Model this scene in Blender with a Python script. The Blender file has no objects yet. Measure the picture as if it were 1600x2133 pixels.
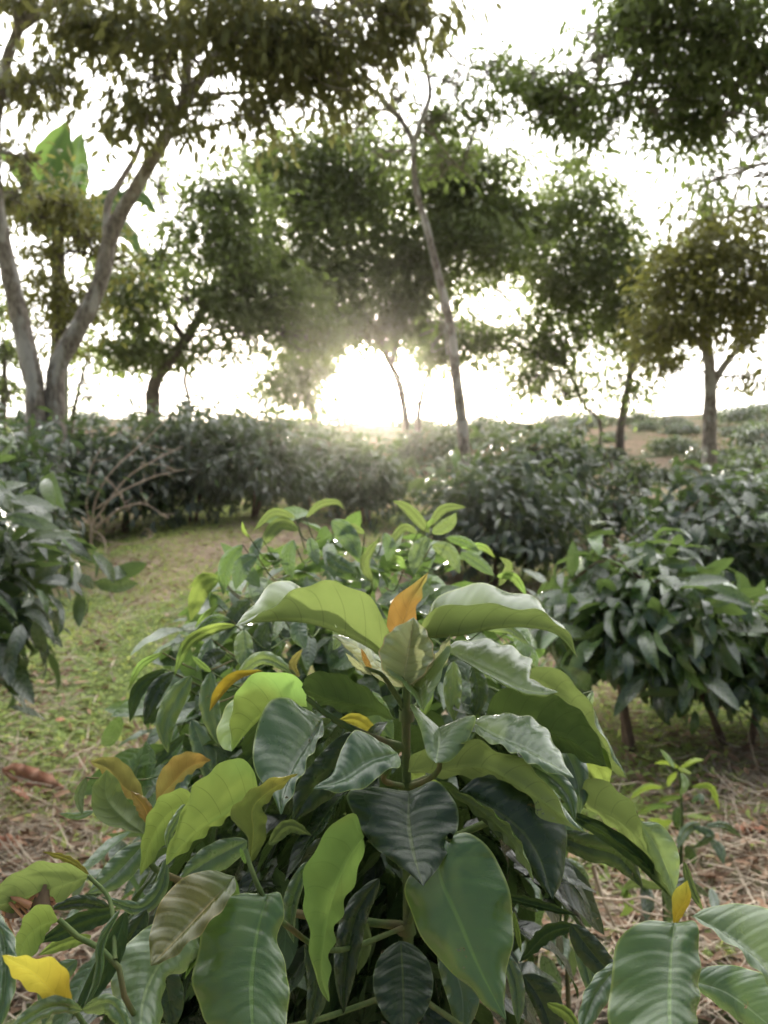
import bpy, math, random
import numpy as np
from mathutils import Vector, noise

R = math.radians
scene = bpy.context.scene
col = scene.collection

# ------------------------------------------------------------------ camera
CAM_Z = 1.5
cam_data = bpy.data.cameras.new("camera")
cam = bpy.data.objects.new("camera", cam_data)
col.objects.link(cam)
cam.location = (0, 0, CAM_Z)
cam.rotation_euler = (R(90), 0, 0)
cam_data.sensor_fit = 'HORIZONTAL'
cam_data.sensor_width = 36
cam_data.lens = 36
cam_data.clip_start = 0.02
cam_data.clip_end = 3000
cam_data.dof.use_dof = True
cam_data.dof.focus_distance = 0.66
cam_data.dof.aperture_fstop = 11.0
scene.camera = cam

# ------------------------------------------------------------------ sky, sun, exposure
SUN_AZ = R(-0.9)          # measured from +Y towards +X
SUN_EL = R(9.0)
world = bpy.data.worlds.new("World")
scene.world = world
world.use_nodes = True
wn, wl = world.node_tree.nodes, world.node_tree.links
wn.clear()
w_out = wn.new('ShaderNodeOutputWorld')
w_bg = wn.new('ShaderNodeBackground')
w_sky = wn.new('ShaderNodeTexSky')
w_sky.sky_type = 'NISHITA'
w_sky.sun_disc = False
w_sky.sun_elevation = R(9.0)
w_sky.sun_rotation = SUN_AZ
w_sky.air_density = 1.0
w_sky.dust_density = 3.0
w_sky.ozone_density = 1.0
# thin bright overcast veil in front of the blue
w_mix = wn.new('ShaderNodeMix'); w_mix.data_type = 'RGBA'
w_mix.inputs[0].default_value = 0.80
w_mix.inputs[7].default_value = (13.5, 13.8, 14.2, 1)
wl.new(w_sky.outputs[0], w_mix.inputs[6])
# the veil is brightest around the low sun and dimmer on the far side of the sky
w_tc0 = wn.new('ShaderNodeTexCoord')
w_dv = wn.new('ShaderNodeVectorMath'); w_dv.operation = 'DOT_PRODUCT'
w_dv.inputs[1].default_value = (math.sin(SUN_AZ) * .95, math.cos(SUN_AZ) * .95, .31)
wl.new(w_tc0.outputs['Generated'], w_dv.inputs[0])
w_vr = wn.new('ShaderNodeMapRange'); w_vr.interpolation_type = 'SMOOTHSTEP'
w_vr.inputs['From Min'].default_value = -.38; w_vr.inputs['From Max'].default_value = .95
wl.new(w_dv.outputs['Value'], w_vr.inputs['Value'])
w_vm = wn.new('ShaderNodeMix'); w_vm.data_type = 'RGBA'
w_vm.inputs[6].default_value = (.5, .6, .8, 1)
w_vm.inputs[7].default_value = (16.5, 16.3, 15.8, 1)
wl.new(w_vr.outputs[0], w_vm.inputs[0])
wl.new(w_vm.outputs[2], w_mix.inputs[7])
# the sun seen through the veil: a bright disc with a soft aureole
w_tc = wn.new('ShaderNodeTexCoord')
w_dot = wn.new('ShaderNodeVectorMath'); w_dot.operation = 'DOT_PRODUCT'
SUN_DIR = Vector((math.sin(SUN_AZ) * math.cos(SUN_EL), math.cos(SUN_AZ) * math.cos(SUN_EL), math.sin(SUN_EL)))
w_dot.inputs[1].default_value = SUN_DIR
wl.new(w_tc.outputs['Generated'], w_dot.inputs[0])
w_map = wn.new('ShaderNodeMapRange'); w_map.interpolation_type = 'SMOOTHERSTEP'
w_map.inputs['From Min'].default_value = math.cos(R(5.0))
w_map.inputs['From Max'].default_value = math.cos(R(0.6))
w_map.inputs['To Min'].default_value = 0
w_map.inputs['To Max'].default_value = 1
wl.new(w_dot.outputs['Value'], w_map.inputs['Value'])
w_pow = wn.new('ShaderNodeMath'); w_pow.operation = 'POWER'; w_pow.inputs[1].default_value = 2.5
wl.new(w_map.outputs[0], w_pow.inputs[0])
w_add = wn.new('ShaderNodeMix'); w_add.data_type = 'RGBA'; w_add.blend_type = 'ADD'
w_add.inputs[7].default_value = (150, 132, 105, 1)
wl.new(w_pow.outputs[0], w_add.inputs[0])
wl.new(w_mix.outputs[2], w_add.inputs[6])
wl.new(w_add.outputs[2], w_bg.inputs['Color'])
w_bg.inputs['Strength'].default_value = 0.13
wl.new(w_bg.outputs[0], w_out.inputs[0])

sun_data = bpy.data.lights.new("sun", 'SUN')
sun_data.energy = 3.6
sun_data.angle = R(3)
sun_data.color = (1.0, 0.93, 0.82)
sun = bpy.data.objects.new("sun", sun_data)
col.objects.link(sun)
sun.rotation_euler = (-SUN_DIR).to_track_quat('-Z', 'Y').to_euler()

scene.view_settings.view_transform = 'Standard'
scene.view_settings.look = 'None'
scene.view_settings.exposure = 1.6
scene.view_settings.gamma = 1
scene.render.engine = 'CYCLES'
scene.cycles.use_denoising = True
scene.cycles.max_bounces = 8
scene.cycles.transmission_bounces = 6
scene.cycles.diffuse_bounces = 2
scene.cycles.glossy_bounces = 3
scene.cycles.sample_clamp_indirect = 10
scene.cycles.sample_clamp_direct = 0
scene.cycles.use_adaptive_sampling = True
scene.cycles.adaptive_threshold = 0.02

FPX = 1600.0
def P(x, y, D):
    """photo pixel + distance along the view axis -> world point"""
    return np.array(((x - 800) / FPX * D, D, CAM_Z - (y - 1066.5) / FPX * D))

# ------------------------------------------------------------------ materials
def new_mat(name):
    m = bpy.data.materials.new(name)
    m.use_nodes = True
    nt = m.node_tree
    nt.nodes.clear()
    out = nt.nodes.new('ShaderNodeOutputMaterial')
    return m, nt.nodes, nt.links, out

class NB:
    """tiny node-building helper"""
    def __init__(s, n, l): s.n, s.l = n, l
    def put(s, sock, v):
        if isinstance(v, bpy.types.NodeSocket): s.l.new(v, sock)
        elif v is not None:
            if isinstance(v, (tuple, list)) and len(v) == 3 and sock.type == 'RGBA': v = (*v, 1)
            sock.default_value = v
    def math(s, op, a, b=None, c=None, clamp=False):
        k = s.n.new('ShaderNodeMath'); k.operation = op; k.use_clamp = clamp
        s.put(k.inputs[0], a); s.put(k.inputs[1], b)
        if c is not None: s.put(k.inputs[2], c)
        return k.outputs[0]
    def mix(s, f, a, b, mode='MIX'):
        k = s.n.new('ShaderNodeMix'); k.data_type = 'RGBA'; k.blend_type = mode
        s.put(k.inputs[0], f); s.put(k.inputs[6], a); s.put(k.inputs[7], b)
        return k.outputs[2]
    def noise(s, vec, scale, detail=3, rough=0.5, dist=0.0):
        k = s.n.new('ShaderNodeTexNoise')
        if vec is not None: s.l.new(vec, k.inputs['Vector'])
        k.inputs['Scale'].default_value = scale; k.inputs['Detail'].default_value = detail
        k.inputs['Roughness'].default_value = rough; k.inputs['Distortion'].default_value = dist
        return k.outputs['Fac'], k.outputs['Color']
    def step(s, v, a, b, lo=0.0, hi=1.0):
        k = s.n.new('ShaderNodeMapRange'); k.interpolation_type = 'SMOOTHSTEP'
        s.put(k.inputs['Value'], v)
        k.inputs['From Min'].default_value = a; k.inputs['From Max'].default_value = b
        k.inputs['To Min'].default_value = lo; k.inputs['To Max'].default_value = hi
        return k.outputs[0]

def leaf_mat(name, top, top2, under, trans, tf=0.35, rough=0.32, spec=0.5, veins=9, bump=0.25, edge=None, rib=None, blem=0.0, coat=.4, mott=None, fresh=0):
    m, n, l, out = new_mat(name)
    b = NB(n, l)
    uv = n.new('ShaderNodeUVMap'); uv.uv_map = 'UVMap'
    sep = n.new('ShaderNodeSeparateXYZ'); l.new(uv.outputs[0], sep.inputs[0])
    u, v = sep.outputs[0], sep.outputs[1]
    av = b.math('ABSOLUTE', b.math('MULTIPLY_ADD', v, 2, -1))
    at = n.new('ShaderNodeAttribute'); at.attribute_name = 'rnd'
    rnd = at.outputs['Fac']
    geo = n.new('ShaderNodeNewGeometry')
    back = geo.outputs['Backfacing']
    tc = n.new('ShaderNodeTexCoord')
    # veins curve towards the tip
    ph = b.math('SUBTRACT', b.math('MULTIPLY', u, veins), b.math('MULTIPLY', b.math('POWER', av, 1.5), 1.3))
    fr = b.math('ABSOLUTE', b.math('SUBTRACT', b.math('FRACT', ph), 0.5))       # 0 between, .5 at vein
    vein = b.math('MULTIPLY', b.step(fr, 0.455, 0.5), b.step(av, 1.0, 0.75))
    midr = b.step(av, 0.055, 0.02)
    nf, _ = b.noise(tc.outputs['Object'], 30, 3, 0.6)
    nf2, _ = b.noise(tc.outputs['Object'], 9, 2)
    k = b.math('ADD', b.math('MULTIPLY', rnd, 0.75), b.math('MULTIPLY', b.step(nf2, .35, .65), 0.25))
    topc = b.mix(k, top, top2)
    if fresh: topc = b.mix(b.math('MULTIPLY', b.step(rnd, 1 - fresh, 1 - fresh * .6), .8), topc, (.10, .20, .045))
    topc = b.mix(b.math('MULTIPLY', nf, 0.18), topc, (top2[0] * 1.6, top2[1] * 1.4, top2[2]), 'MIX')
    ribc = rib or (top2[0] * 2.6 + .03, top2[1] * 2.0 + .03, top2[2] * 2)
    topc = b.mix(b.math('MULTIPLY', vein, 0.30), topc, ribc)
    topc = b.mix(b.math('MULTIPLY', midr, 0.8), topc, ribc)
    if edge:
        topc = b.mix(b.math('MULTIPLY', b.step(av, .94, 1.0), 0.7), topc, edge)
    if blem:
        vo = n.new('ShaderNodeTexVoronoi'); vo.inputs['Scale'].default_value = 14
        l.new(tc.outputs['Object'], vo.inputs['Vector'])
        l.new(b.mix(.10, tc.outputs['Object'], b.noise(tc.outputs['Object'], 90, 2)[1]), vo.inputs['Vector'])
        hole = b.math('LESS_THAN', vo.outputs['Distance'], .045)
        bl = b.math('MULTIPLY', b.step(vo.outputs['Distance'], .10, .05), min(1, blem * 2))
        topc = b.mix(bl, topc, (.16, .09, .02))
    if mott:
        topc = b.mix(b.math('MULTIPLY', b.step(nf2, .42, .62), .8), topc, mott)
        under_ = b.mix(b.math('MULTIPLY', b.step(nf2, .42, .62), .8), under, mott)
    else: under_ = under
    undc = b.mix(b.math('MULTIPLY', vein, 0.5), under_, tuple(c * .55 for c in under))
    undc = b.mix(b.math('MULTIPLY', midr, 0.7), undc, tuple(min(1, c * 1.7) for c in under))
    base = b.mix(back, topc, undc)
    bsdf = n.new('ShaderNodeBsdfPrincipled')
    l.new(base, bsdf.inputs['Base Color'])
    r1 = b.math('MULTIPLY_ADD', nf, 0.15, rough - 0.07)
    b.put(bsdf.inputs['Roughness'], b.math('ADD', r1, b.math('MULTIPLY', back, 0.25)))
    b.put(bsdf.inputs['Specular IOR Level'], b.math('SUBTRACT', spec, b.math('MULTIPLY', back, spec * .6)))
    b.put(bsdf.inputs['Coat Weight'], b.math('MULTIPLY_ADD', back, -coat, coat)); bsdf.inputs['Coat Roughness'].default_value = .14; bsdf.inputs['Coat IOR'].default_value = 1.6
    tr = n.new('ShaderNodeBsdfTranslucent')
    trc = b.mix(b.math('MULTIPLY', b.math('MAXIMUM', vein, midr), 0.55), trans, tuple(c * .4 for c in trans))
    if mott: trc = b.mix(b.math('MULTIPLY', b.step(nf2, .42, .62), .7), trc, tuple(q * 2.4 for q in mott))
    trc = b.mix(b.math('MULTIPLY', rnd, .35), trc, tuple(c * .6 for c in trans))
    l.new(trc, tr.inputs['Color'])
    cb = n.new('ShaderNodeCombineXYZ'); l.new(b.math('MULTIPLY', u, 2.4), cb.inputs[0]); l.new(v, cb.inputs[1]); l.new(rnd, cb.inputs[2])
    vn = n.new('ShaderNodeTexVoronoi'); vn.feature = 'DISTANCE_TO_EDGE'; vn.inputs['Scale'].default_value = 26
    l.new(cb.outputs[0], vn.inputs['Vector'])
    net = b.step(vn.outputs['Distance'], .0, .06)
    bp = n.new('ShaderNodeBump'); bp.inputs['Strength'].default_value = bump; bp.inputs['Distance'].default_value = 0.002
    hgt = b.math('ADD', b.math('MULTIPLY', b.step(fr, .2, .5), -1.0), b.math('MULTIPLY', nf, 0.5))
    hgt = b.math('SUBTRACT', hgt, b.math('MULTIPLY', midr, 1.0))
    hgt = b.math('ADD', hgt, b.math('MULTIPLY', net, .22))
    l.new(hgt, bp.inputs['Height']); l.new(bp.outputs[0], bsdf.inputs['Normal'])
    mx = n.new('ShaderNodeMixShader'); mx.inputs[0].default_value = tf
    l.new(bsdf.outputs[0], mx.inputs[1]); l.new(tr.outputs[0], mx.inputs[2])
    last = mx.outputs[0]
    if blem:
        tp = n.new('ShaderNodeBsdfTransparent'); hx = n.new('ShaderNodeMixShader')
        l.new(hole, hx.inputs[0]); l.new(last, hx.inputs[1]); l.new(tp.outputs[0], hx.inputs[2]); last = hx.outputs[0]
    l.new(last, out.inputs[0])
    return m

YEDGE = (.30, .36, .08)
M_GREEN = leaf_mat('leaf_green', (.020, .066, .016), (.038, .105, .020), (.095, .135, .045), (.18, .235, .065), .38, .20, .85, 8, .3, YEDGE, blem=.35, coat=0.5)
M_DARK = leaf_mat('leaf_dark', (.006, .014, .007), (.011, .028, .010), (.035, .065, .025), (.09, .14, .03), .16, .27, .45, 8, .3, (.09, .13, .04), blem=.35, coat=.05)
M_SLATE = leaf_mat('leaf_slate', (.014, .048, .018), (.026, .072, .024), (.10, .17, .06), (.20, .30, .09), .26, .28, .9, 8, .3, YEDGE, rib=(.16, .22, .12), blem=.3, coat=0.22)
M_PALE = leaf_mat('leaf_pale', (.052, .105, .042), (.075, .14, .055), (.16, .25, .06), (.24, .32, .09), .32, .28, .9, 8, .3, YEDGE)
M_LIME = leaf_mat('leaf_lime', (.10, .20, .03), (.14, .25, .03), (.12, .18, .050), (.24, .31, .065), .46, .38, .4, 8, .30, (.42, .44, .08), mott=(.09,.16,.04))
M_FRESH = leaf_mat('leaf_fresh', (.22, .36, .05), (.34, .46, .06), (.25, .36, .06), (.5, .65, .10), .42, .35, .5, 7, .3)
M_ORANGE = leaf_mat('leaf_orange', (.18, .12, .03), (.22, .14, .03), (.17, .115, .035), (.25, .145, .035), .40, .35, .5, 8, .3, (.5, .22, .05), mott=(.10,.11,.03))
M_YELLOW = leaf_mat('leaf_yellow', (.26, .20, .02), (.32, .22, .02), (.29, .21, .025), (.34, .25, .025), .42, .35, .5, 7, .3, mott=(.20,.20,.03))
M_BRONZE = leaf_mat('leaf_bronze', (.075, .070, .012), (.10, .085, .015), (.12, .12, .03), (.30, .28, .05), .26, .26, .6, 8, .3, (.3, .22, .06), coat=.15, mott=(.045,.075,.018))
M_BLUSH = leaf_mat('leaf_blush', (.10, .16, .05), (.15, .20, .07), (.26, .22, .13), (.42, .44, .22), .35, .24, 1.0, 9, .7, (.5, .28, .12))

M_BUSH = leaf_mat('bush_leaf', (.012, .026, .017), (.032, .060, .027), (.07, .11, .05), (.20, .30, .08), .24, .27, .9, 8, .5, coat=0.2, fresh=0.07)
M_BUSHFAR = leaf_mat('far_bush_leaf', (.012, .024, .016), (.030, .052, .026), (.07, .10, .05), (.22, .30, .10), .26, .33, .8, 7, .2, coat=0.1, fresh=0.03)
M_BUSHLT = leaf_mat('light_bush_leaf', (.018, .052, .020), (.042, .10, .028), (.08, .14, .045), (.17, .27, .06), .32, .28, .9, 9, .5, YEDGE, coat=0.25)
M_BUSHMID = leaf_mat('mid_bush_leaf', (.012, .028, .018), (.050, .100, .032), (.09, .14, .055), (.24, .36, .09), .28, .27, .9, 9, .35, coat=0.25, fresh=0.14)
M_TREE = leaf_mat('tree_leaf', (.045, .060, .028), (.085, .105, .038), (.07, .085, .04), (.32, .42, .10), .38, .45, .4, 6, .1, coat=0)
M_TREEBR = leaf_mat('tree_leaf_brown', (.045, .062, .024), (.095, .110, .040), (.09, .09, .045), (.36, .36, .11), .38, .5, .35, 6, .1, coat=0)
M_TREEYE = leaf_mat('tree_leaf_yellowish', (.07, .09, .03), (.16, .15, .04), (.10, .11, .04), (.38, .38, .09), .36, .45, .4, 6, .1, coat=0)
M_BANANA = leaf_mat('banana_leaf', (.03, .075, .02), (.04, .10, .025), (.05, .10, .03), (.16, .26, .06), .32, .4, .4, 30, .15, coat=0)
M_WEED = leaf_mat('weed_leaf', (.16, .26, .07), (.36, .48, .17), (.22, .28, .09), (.62, .68, .20), .5, .55, .3, 4, .1, coat=0)

def simple_mat(name, c1, c2, scale=20, rough=.8, bump=.4, dist=.01, stretch=(1, 1, 1), c3=None, rnd=False):
    m, n, l, out = new_mat(name)
    b = NB(n, l)
    tc = n.new('ShaderNodeTexCoord')
    mp = n.new('ShaderNodeMapping'); mp.inputs['Scale'].default_value = stretch
    l.new(tc.outputs['Object'], mp.inputs[0])
    f, _ = b.noise(mp.outputs[0], scale, 6, .65)
    f2, _ = b.noise(mp.outputs[0], scale * .22, 3, .5)
    c = b.mix(b.step(f, .3, .7), c1, c2)
    if c3: c = b.mix(b.step(f2, .5, .62), c, c3)
    if rnd:
        at = n.new('ShaderNodeAttribute'); at.attribute_name = 'rnd'
        c = b.mix(at.outputs['Fac'], c, tuple(x * .45 for x in c2), 'MIX')
    bs = n.new('ShaderNodeBsdfPrincipled')
    l.new(c, bs.inputs['Base Color']); bs.inputs['Roughness'].default_value = rough
    bs.inputs['Specular IOR Level'].default_value = .12
    bp = n.new('ShaderNodeBump'); bp.inputs['Strength'].default_value = bump; bp.inputs['Distance'].default_value = dist
    l.new(b.math('ADD', f, f2), bp.inputs['Height']); l.new(bp.outputs[0], bs.inputs['Normal'])
    l.new(bs.outputs[0], out.inputs[0])
    return m

M_BARK = simple_mat('bark_grey', (.15, .122, .10), (.40, .35, .30), 24, .9, 1.0, .06, (1, 1, .45), (.50, .47, .43))
M_BARKD = simple_mat('bark_dark', (.085, .068, .055), (.19, .155, .13), 14, .9, .7, .03, (1, 1, .35))
M_STEM = simple_mat('green_stem', (.05, .08, .028), (.10, .13, .045), 60, .75, .4, .003, (1, 1, .3), (.12, .10, .05))
M_STEMD = simple_mat('woody_stem', (.10, .065, .045), (.20, .14, .10), 40, .8, .5, .005, (1, 1, .3))
M_STRAW = simple_mat('dry_straw', (.46, .36, .26), (.72, .60, .46), 30, .8, .2, .002, rnd=True)
M_TWIG = simple_mat('dry_twig', (.36, .26, .19), (.60, .48, .38), 30, .85, .4, .004, (1, 1, .4))
M_DRYLEAF = simple_mat('dry_leaf', (.28, .16, .10), (.48, .32, .21), 25, .75, .6, .004, rnd=True)
M_RUST = simple_mat('rusty_dry_leaf', (.30, .12, .07), (.46, .24, .15), 12, .6, .7, .01)

# ground: mossy green weeds breaking into brown litter
gm, n, l, out = new_mat('ground_soil')
b = NB(n, l)
tc = n.new('ShaderNodeTexCoord')
f1, _ = b.noise(tc.outputs['Object'], .55, 4, .6)
f2, _ = b.noise(tc.outputs['Object'], 9, 6, .7)
f3, _ = b.noise(tc.outputs['Object'], 60, 4, .7)
soil = b.mix(b.step(f2, .35, .65), (.32, .225, .155), (.56, .42, .30))
soil = b.mix(b.step(f3, .45, .7), soil, (.58, .47, .36))
grn = b.mix(b.step(f3, .35, .65), (.15, .19, .07), (.28, .33, .13))
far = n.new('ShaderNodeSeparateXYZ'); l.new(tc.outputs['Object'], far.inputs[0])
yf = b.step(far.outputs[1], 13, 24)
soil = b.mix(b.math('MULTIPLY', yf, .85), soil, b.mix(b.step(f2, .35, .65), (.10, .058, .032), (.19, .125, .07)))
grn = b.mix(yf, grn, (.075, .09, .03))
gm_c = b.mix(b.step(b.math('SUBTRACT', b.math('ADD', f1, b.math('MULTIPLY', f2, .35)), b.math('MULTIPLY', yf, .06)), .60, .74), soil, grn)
bs = n.new('ShaderNodeBsdfPrincipled'); l.new(gm_c, bs.inputs['Base Color'])
bs.inputs['Roughness'].default_value = .95; bs.inputs['Specular IOR Level'].default_value = .15
bp = n.new('ShaderNodeBump'); bp.inputs['Strength'].default_value = .8; bp.inputs['Distance'].default_value = .04
l.new(b.math('ADD', f2, b.math('MULTIPLY', f3, .5)), bp.inputs['Height']); l.new(bp.outputs[0], bs.inputs['Normal'])
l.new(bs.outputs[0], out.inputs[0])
M_GROUND = gm

# ------------------------------------------------------------------ object helpers
def tag(o, label=None, cat=None, group=None, kind=None):
    if label: o['label'] = label
    if cat: o['category'] = cat
    if group: o['group'] = group
    if kind: o['kind'] = kind
    return o

def empty(name, loc, label, cat, group=None):
    o = bpy.data.objects.new(name, None)
    o.empty_display_size = .1
    o.location = loc
    col.objects.link(o)
    return tag(o, label, cat, group)

def mesh_obj(name, V, F, mats, parent=None, uv=None, rnd=None, mat_idx=None, smooth=True):
    """V world coords (n,3); F (m,4) quads"""
    V = np.asarray(V, dtype=np.float32); F = np.asarray(F, dtype=np.int32)
    if parent is not None: V = V - np.array(parent.location, dtype=np.float32)
    me = bpy.data.meshes.new(name)
    me.vertices.add(len(V)); me.vertices.foreach_set('co', V.ravel())
    k = F.shape[1]
    me.loops.add(F.size); me.loops.foreach_set('vertex_index', F.ravel())
    me.polygons.add(len(F))
    me.polygons.foreach_set('loop_start', np.arange(0, F.size, k, dtype=np.int32))
    me.polygons.foreach_set('loop_total', np.full(len(F), k, dtype=np.int32))
    if smooth: me.polygons.foreach_set('use_smooth', np.ones(len(F), dtype=bool))
    if mat_idx is not None: me.polygons.foreach_set('material_index', np.asarray(mat_idx, dtype=np.int32))
    if uv is not None:
        ul = me.uv_layers.new(name='UVMap')
        ul.data.foreach_set('uv', np.asarray(uv, dtype=np.float32)[F.ravel()].ravel())
    if rnd is not None:
        a = me.attributes.new('rnd', 'FLOAT', 'POINT')
        a.data.foreach_set('value', np.asarray(rnd, dtype=np.float32))
    me.update(calc_edges=True)
    for m in (mats if isinstance(mats, (list, tuple)) else [mats]): me.materials.append(m)
    o = bpy.data.objects.new(name, me)
    col.objects.link(o)
    if parent is not None: o.parent = parent
    return o

def smooth_path(pts, n):
    """Catmull-Rom through pts -> n samples"""
    pts = np.asarray(pts, float)
    if len(pts) == 2:
        t = np.linspace(0, 1, n)[:, None]
        return pts[0] * (1 - t) + pts[1] * t
    e = np.vstack([2 * pts[0] - pts[1], pts, 2 * pts[-1] - pts[-2]])
    d = np.r_[0, np.cumsum(np.maximum(np.linalg.norm(np.diff(pts, axis=0), axis=1), 1e-6))]
    s = np.linspace(0, d[-1], n)
    i = np.clip(np.searchsorted(d, s, 'right') - 1, 0, len(pts) - 2)
    t = ((s - d[i]) / (d[i + 1] - d[i]))[:, None]
    p0, p1, p2, p3 = e[i], e[i + 1], e[i + 2], e[i + 3]
    return .5 * ((2 * p1) + (-p0 + p2) * t + (2 * p0 - 5 * p1 + 4 * p2 - p3) * t ** 2 + (-p0 + 3 * p1 - 3 * p2 + p3) * t ** 3)

def tube(pts, r0, r1, seg=8, n=None, wob=0.0, rng=None):
    """tapered tube along a smooth path: returns V,F"""
    n = n or max(4, len(pts) * 4)
    c = smooth_path(pts, n)
    r = np.linspace(r0, r1, n)
    if rng is not None and wob: r = r * (1 + rng.normal(0, wob, n))
    T = np.gradient(c, axis=0); T /= np.linalg.norm(T, axis=1)[:, None] + 1e-9
    up = np.array((0.13, 0.97, 0.2))
    A = np.cross(T, up); A /= np.linalg.norm(A, axis=1)[:, None] + 1e-9
    B = np.cross(T, A)
    a = np.linspace(0, 2 * np.pi, seg, endpoint=False)
    V = c[:, None] + r[:, None, None] * (np.cos(a)[None, :, None] * A[:, None] + np.sin(a)[None, :, None] * B[:, None])
    V = V.reshape(-1, 3)
    i = np.arange(n - 1)[:, None] * seg; j = np.arange(seg)[None]; k = (j + 1) % seg
    F = np.stack([i + j, i + k, i + seg + k, i + seg + j], -1).reshape(-1, 4)
    # end caps as folded quads
    V = np.vstack([V, c[-1]]); t = len(V) - 1
    e = (n - 1) * seg
    cap = [(e + q, e + (q + 1) % seg, t, t) for q in range(0)]
    return V, F

class Bag:
    def __init__(s): s.V, s.F, s.k = [], [], 0
    def add(s, VF):
        V, F = VF
        s.V.append(V); s.F.append(F + s.k); s.k += len(V)
    def build(s, name, mat, parent=None, rnd=None):
        if not s.V: return None
        return mesh_obj(name, np.vstack(s.V), np.vstack(s.F), mat, parent, rnd=rnd)

# ------------------------------------------------------------------ leaves
def profile(u):
    w = 2.05 * u ** .62 * (1 - u) ** .80
    w = w / 1.17
    tip = np.clip((u - .80) / .20, 0, 1)
    return w * (1 - .40 * tip * (1 - tip * .2))

def grid_faces(nu, nv):
    i = np.arange(nu - 1)[:, None] * nv; j = np.arange(nv - 1)[None]
    return np.stack([i + j, i + nv + j, i + nv + j + 1, i + j + 1], -1).reshape(-1, 4)

def norm(a): return a / (np.linalg.norm(a, axis=-1, keepdims=True) + 1e-9)

def scatter_leaves(p, t, nrm, L, W, droop, fold, rng, nu=5, nv=3, wave=0.0):
    """many leaves in one mesh. p,t,nrm (n,3); L,W,droop,fold (n,)"""
    n = len(p)
    t = norm(t); s = norm(np.cross(nrm, t)); nn = np.cross(t, s)      # s: left side
    u = np.linspace(0, 1, nu); v = np.linspace(-1, 1, nv)
    U, Vv = np.meshgrid(u, v, indexing='ij')
    k = np.where(np.abs(droop) < 1e-3, 1e-3, droop)[:, None, None]
    th = k * U[None]
    X = np.sin(th) / k; Z = -(1 - np.cos(th)) / k
    wv = profile(np.clip(U, .001, .999))
    lat = (Vv * wv)[None] * W[:, None, None] * .5
    f = fold[:, None, None]
    latc = lat * np.cos(f); rise = np.abs(lat) * np.sin(f)
    if wave:
        ph = rng.uniform(0, 6.28, n)[:, None, None]
        rise = rise + wave * L[:, None, None] * np.sin(U[None] * 15 + ph + (Vv > 0)[None] * 1.7) * (np.abs(Vv) ** 2 * wv)[None]
    X = X * L[:, None, None]; Z = Z * L[:, None, None]
    # local bend frame
    tt = t[:, None, None]; n2 = nn[:, None, None]; ss = s[:, None, None]
    nb = n2 * np.cos(th)[..., None] + tt * np.sin(th)[..., None]
    Q = p[:, None, None] + tt * X[..., None] + n2 * Z[..., None] + ss * latc[..., None] + nb * rise[..., None]
    V = Q.reshape(-1, 3)
    F0 = grid_faces(nu, nv)
    F = (F0[None] + (np.arange(n) * nu * nv)[:, None, None]).reshape(-1, 4)
    uv = np.tile(np.stack([U.ravel(), (Vv.ravel() + 1) / 2], -1), (n, 1))
    rnd = np.repeat(rng.uniform(0, 1, n), nu * nv)
    return V, F, uv, rnd

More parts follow.
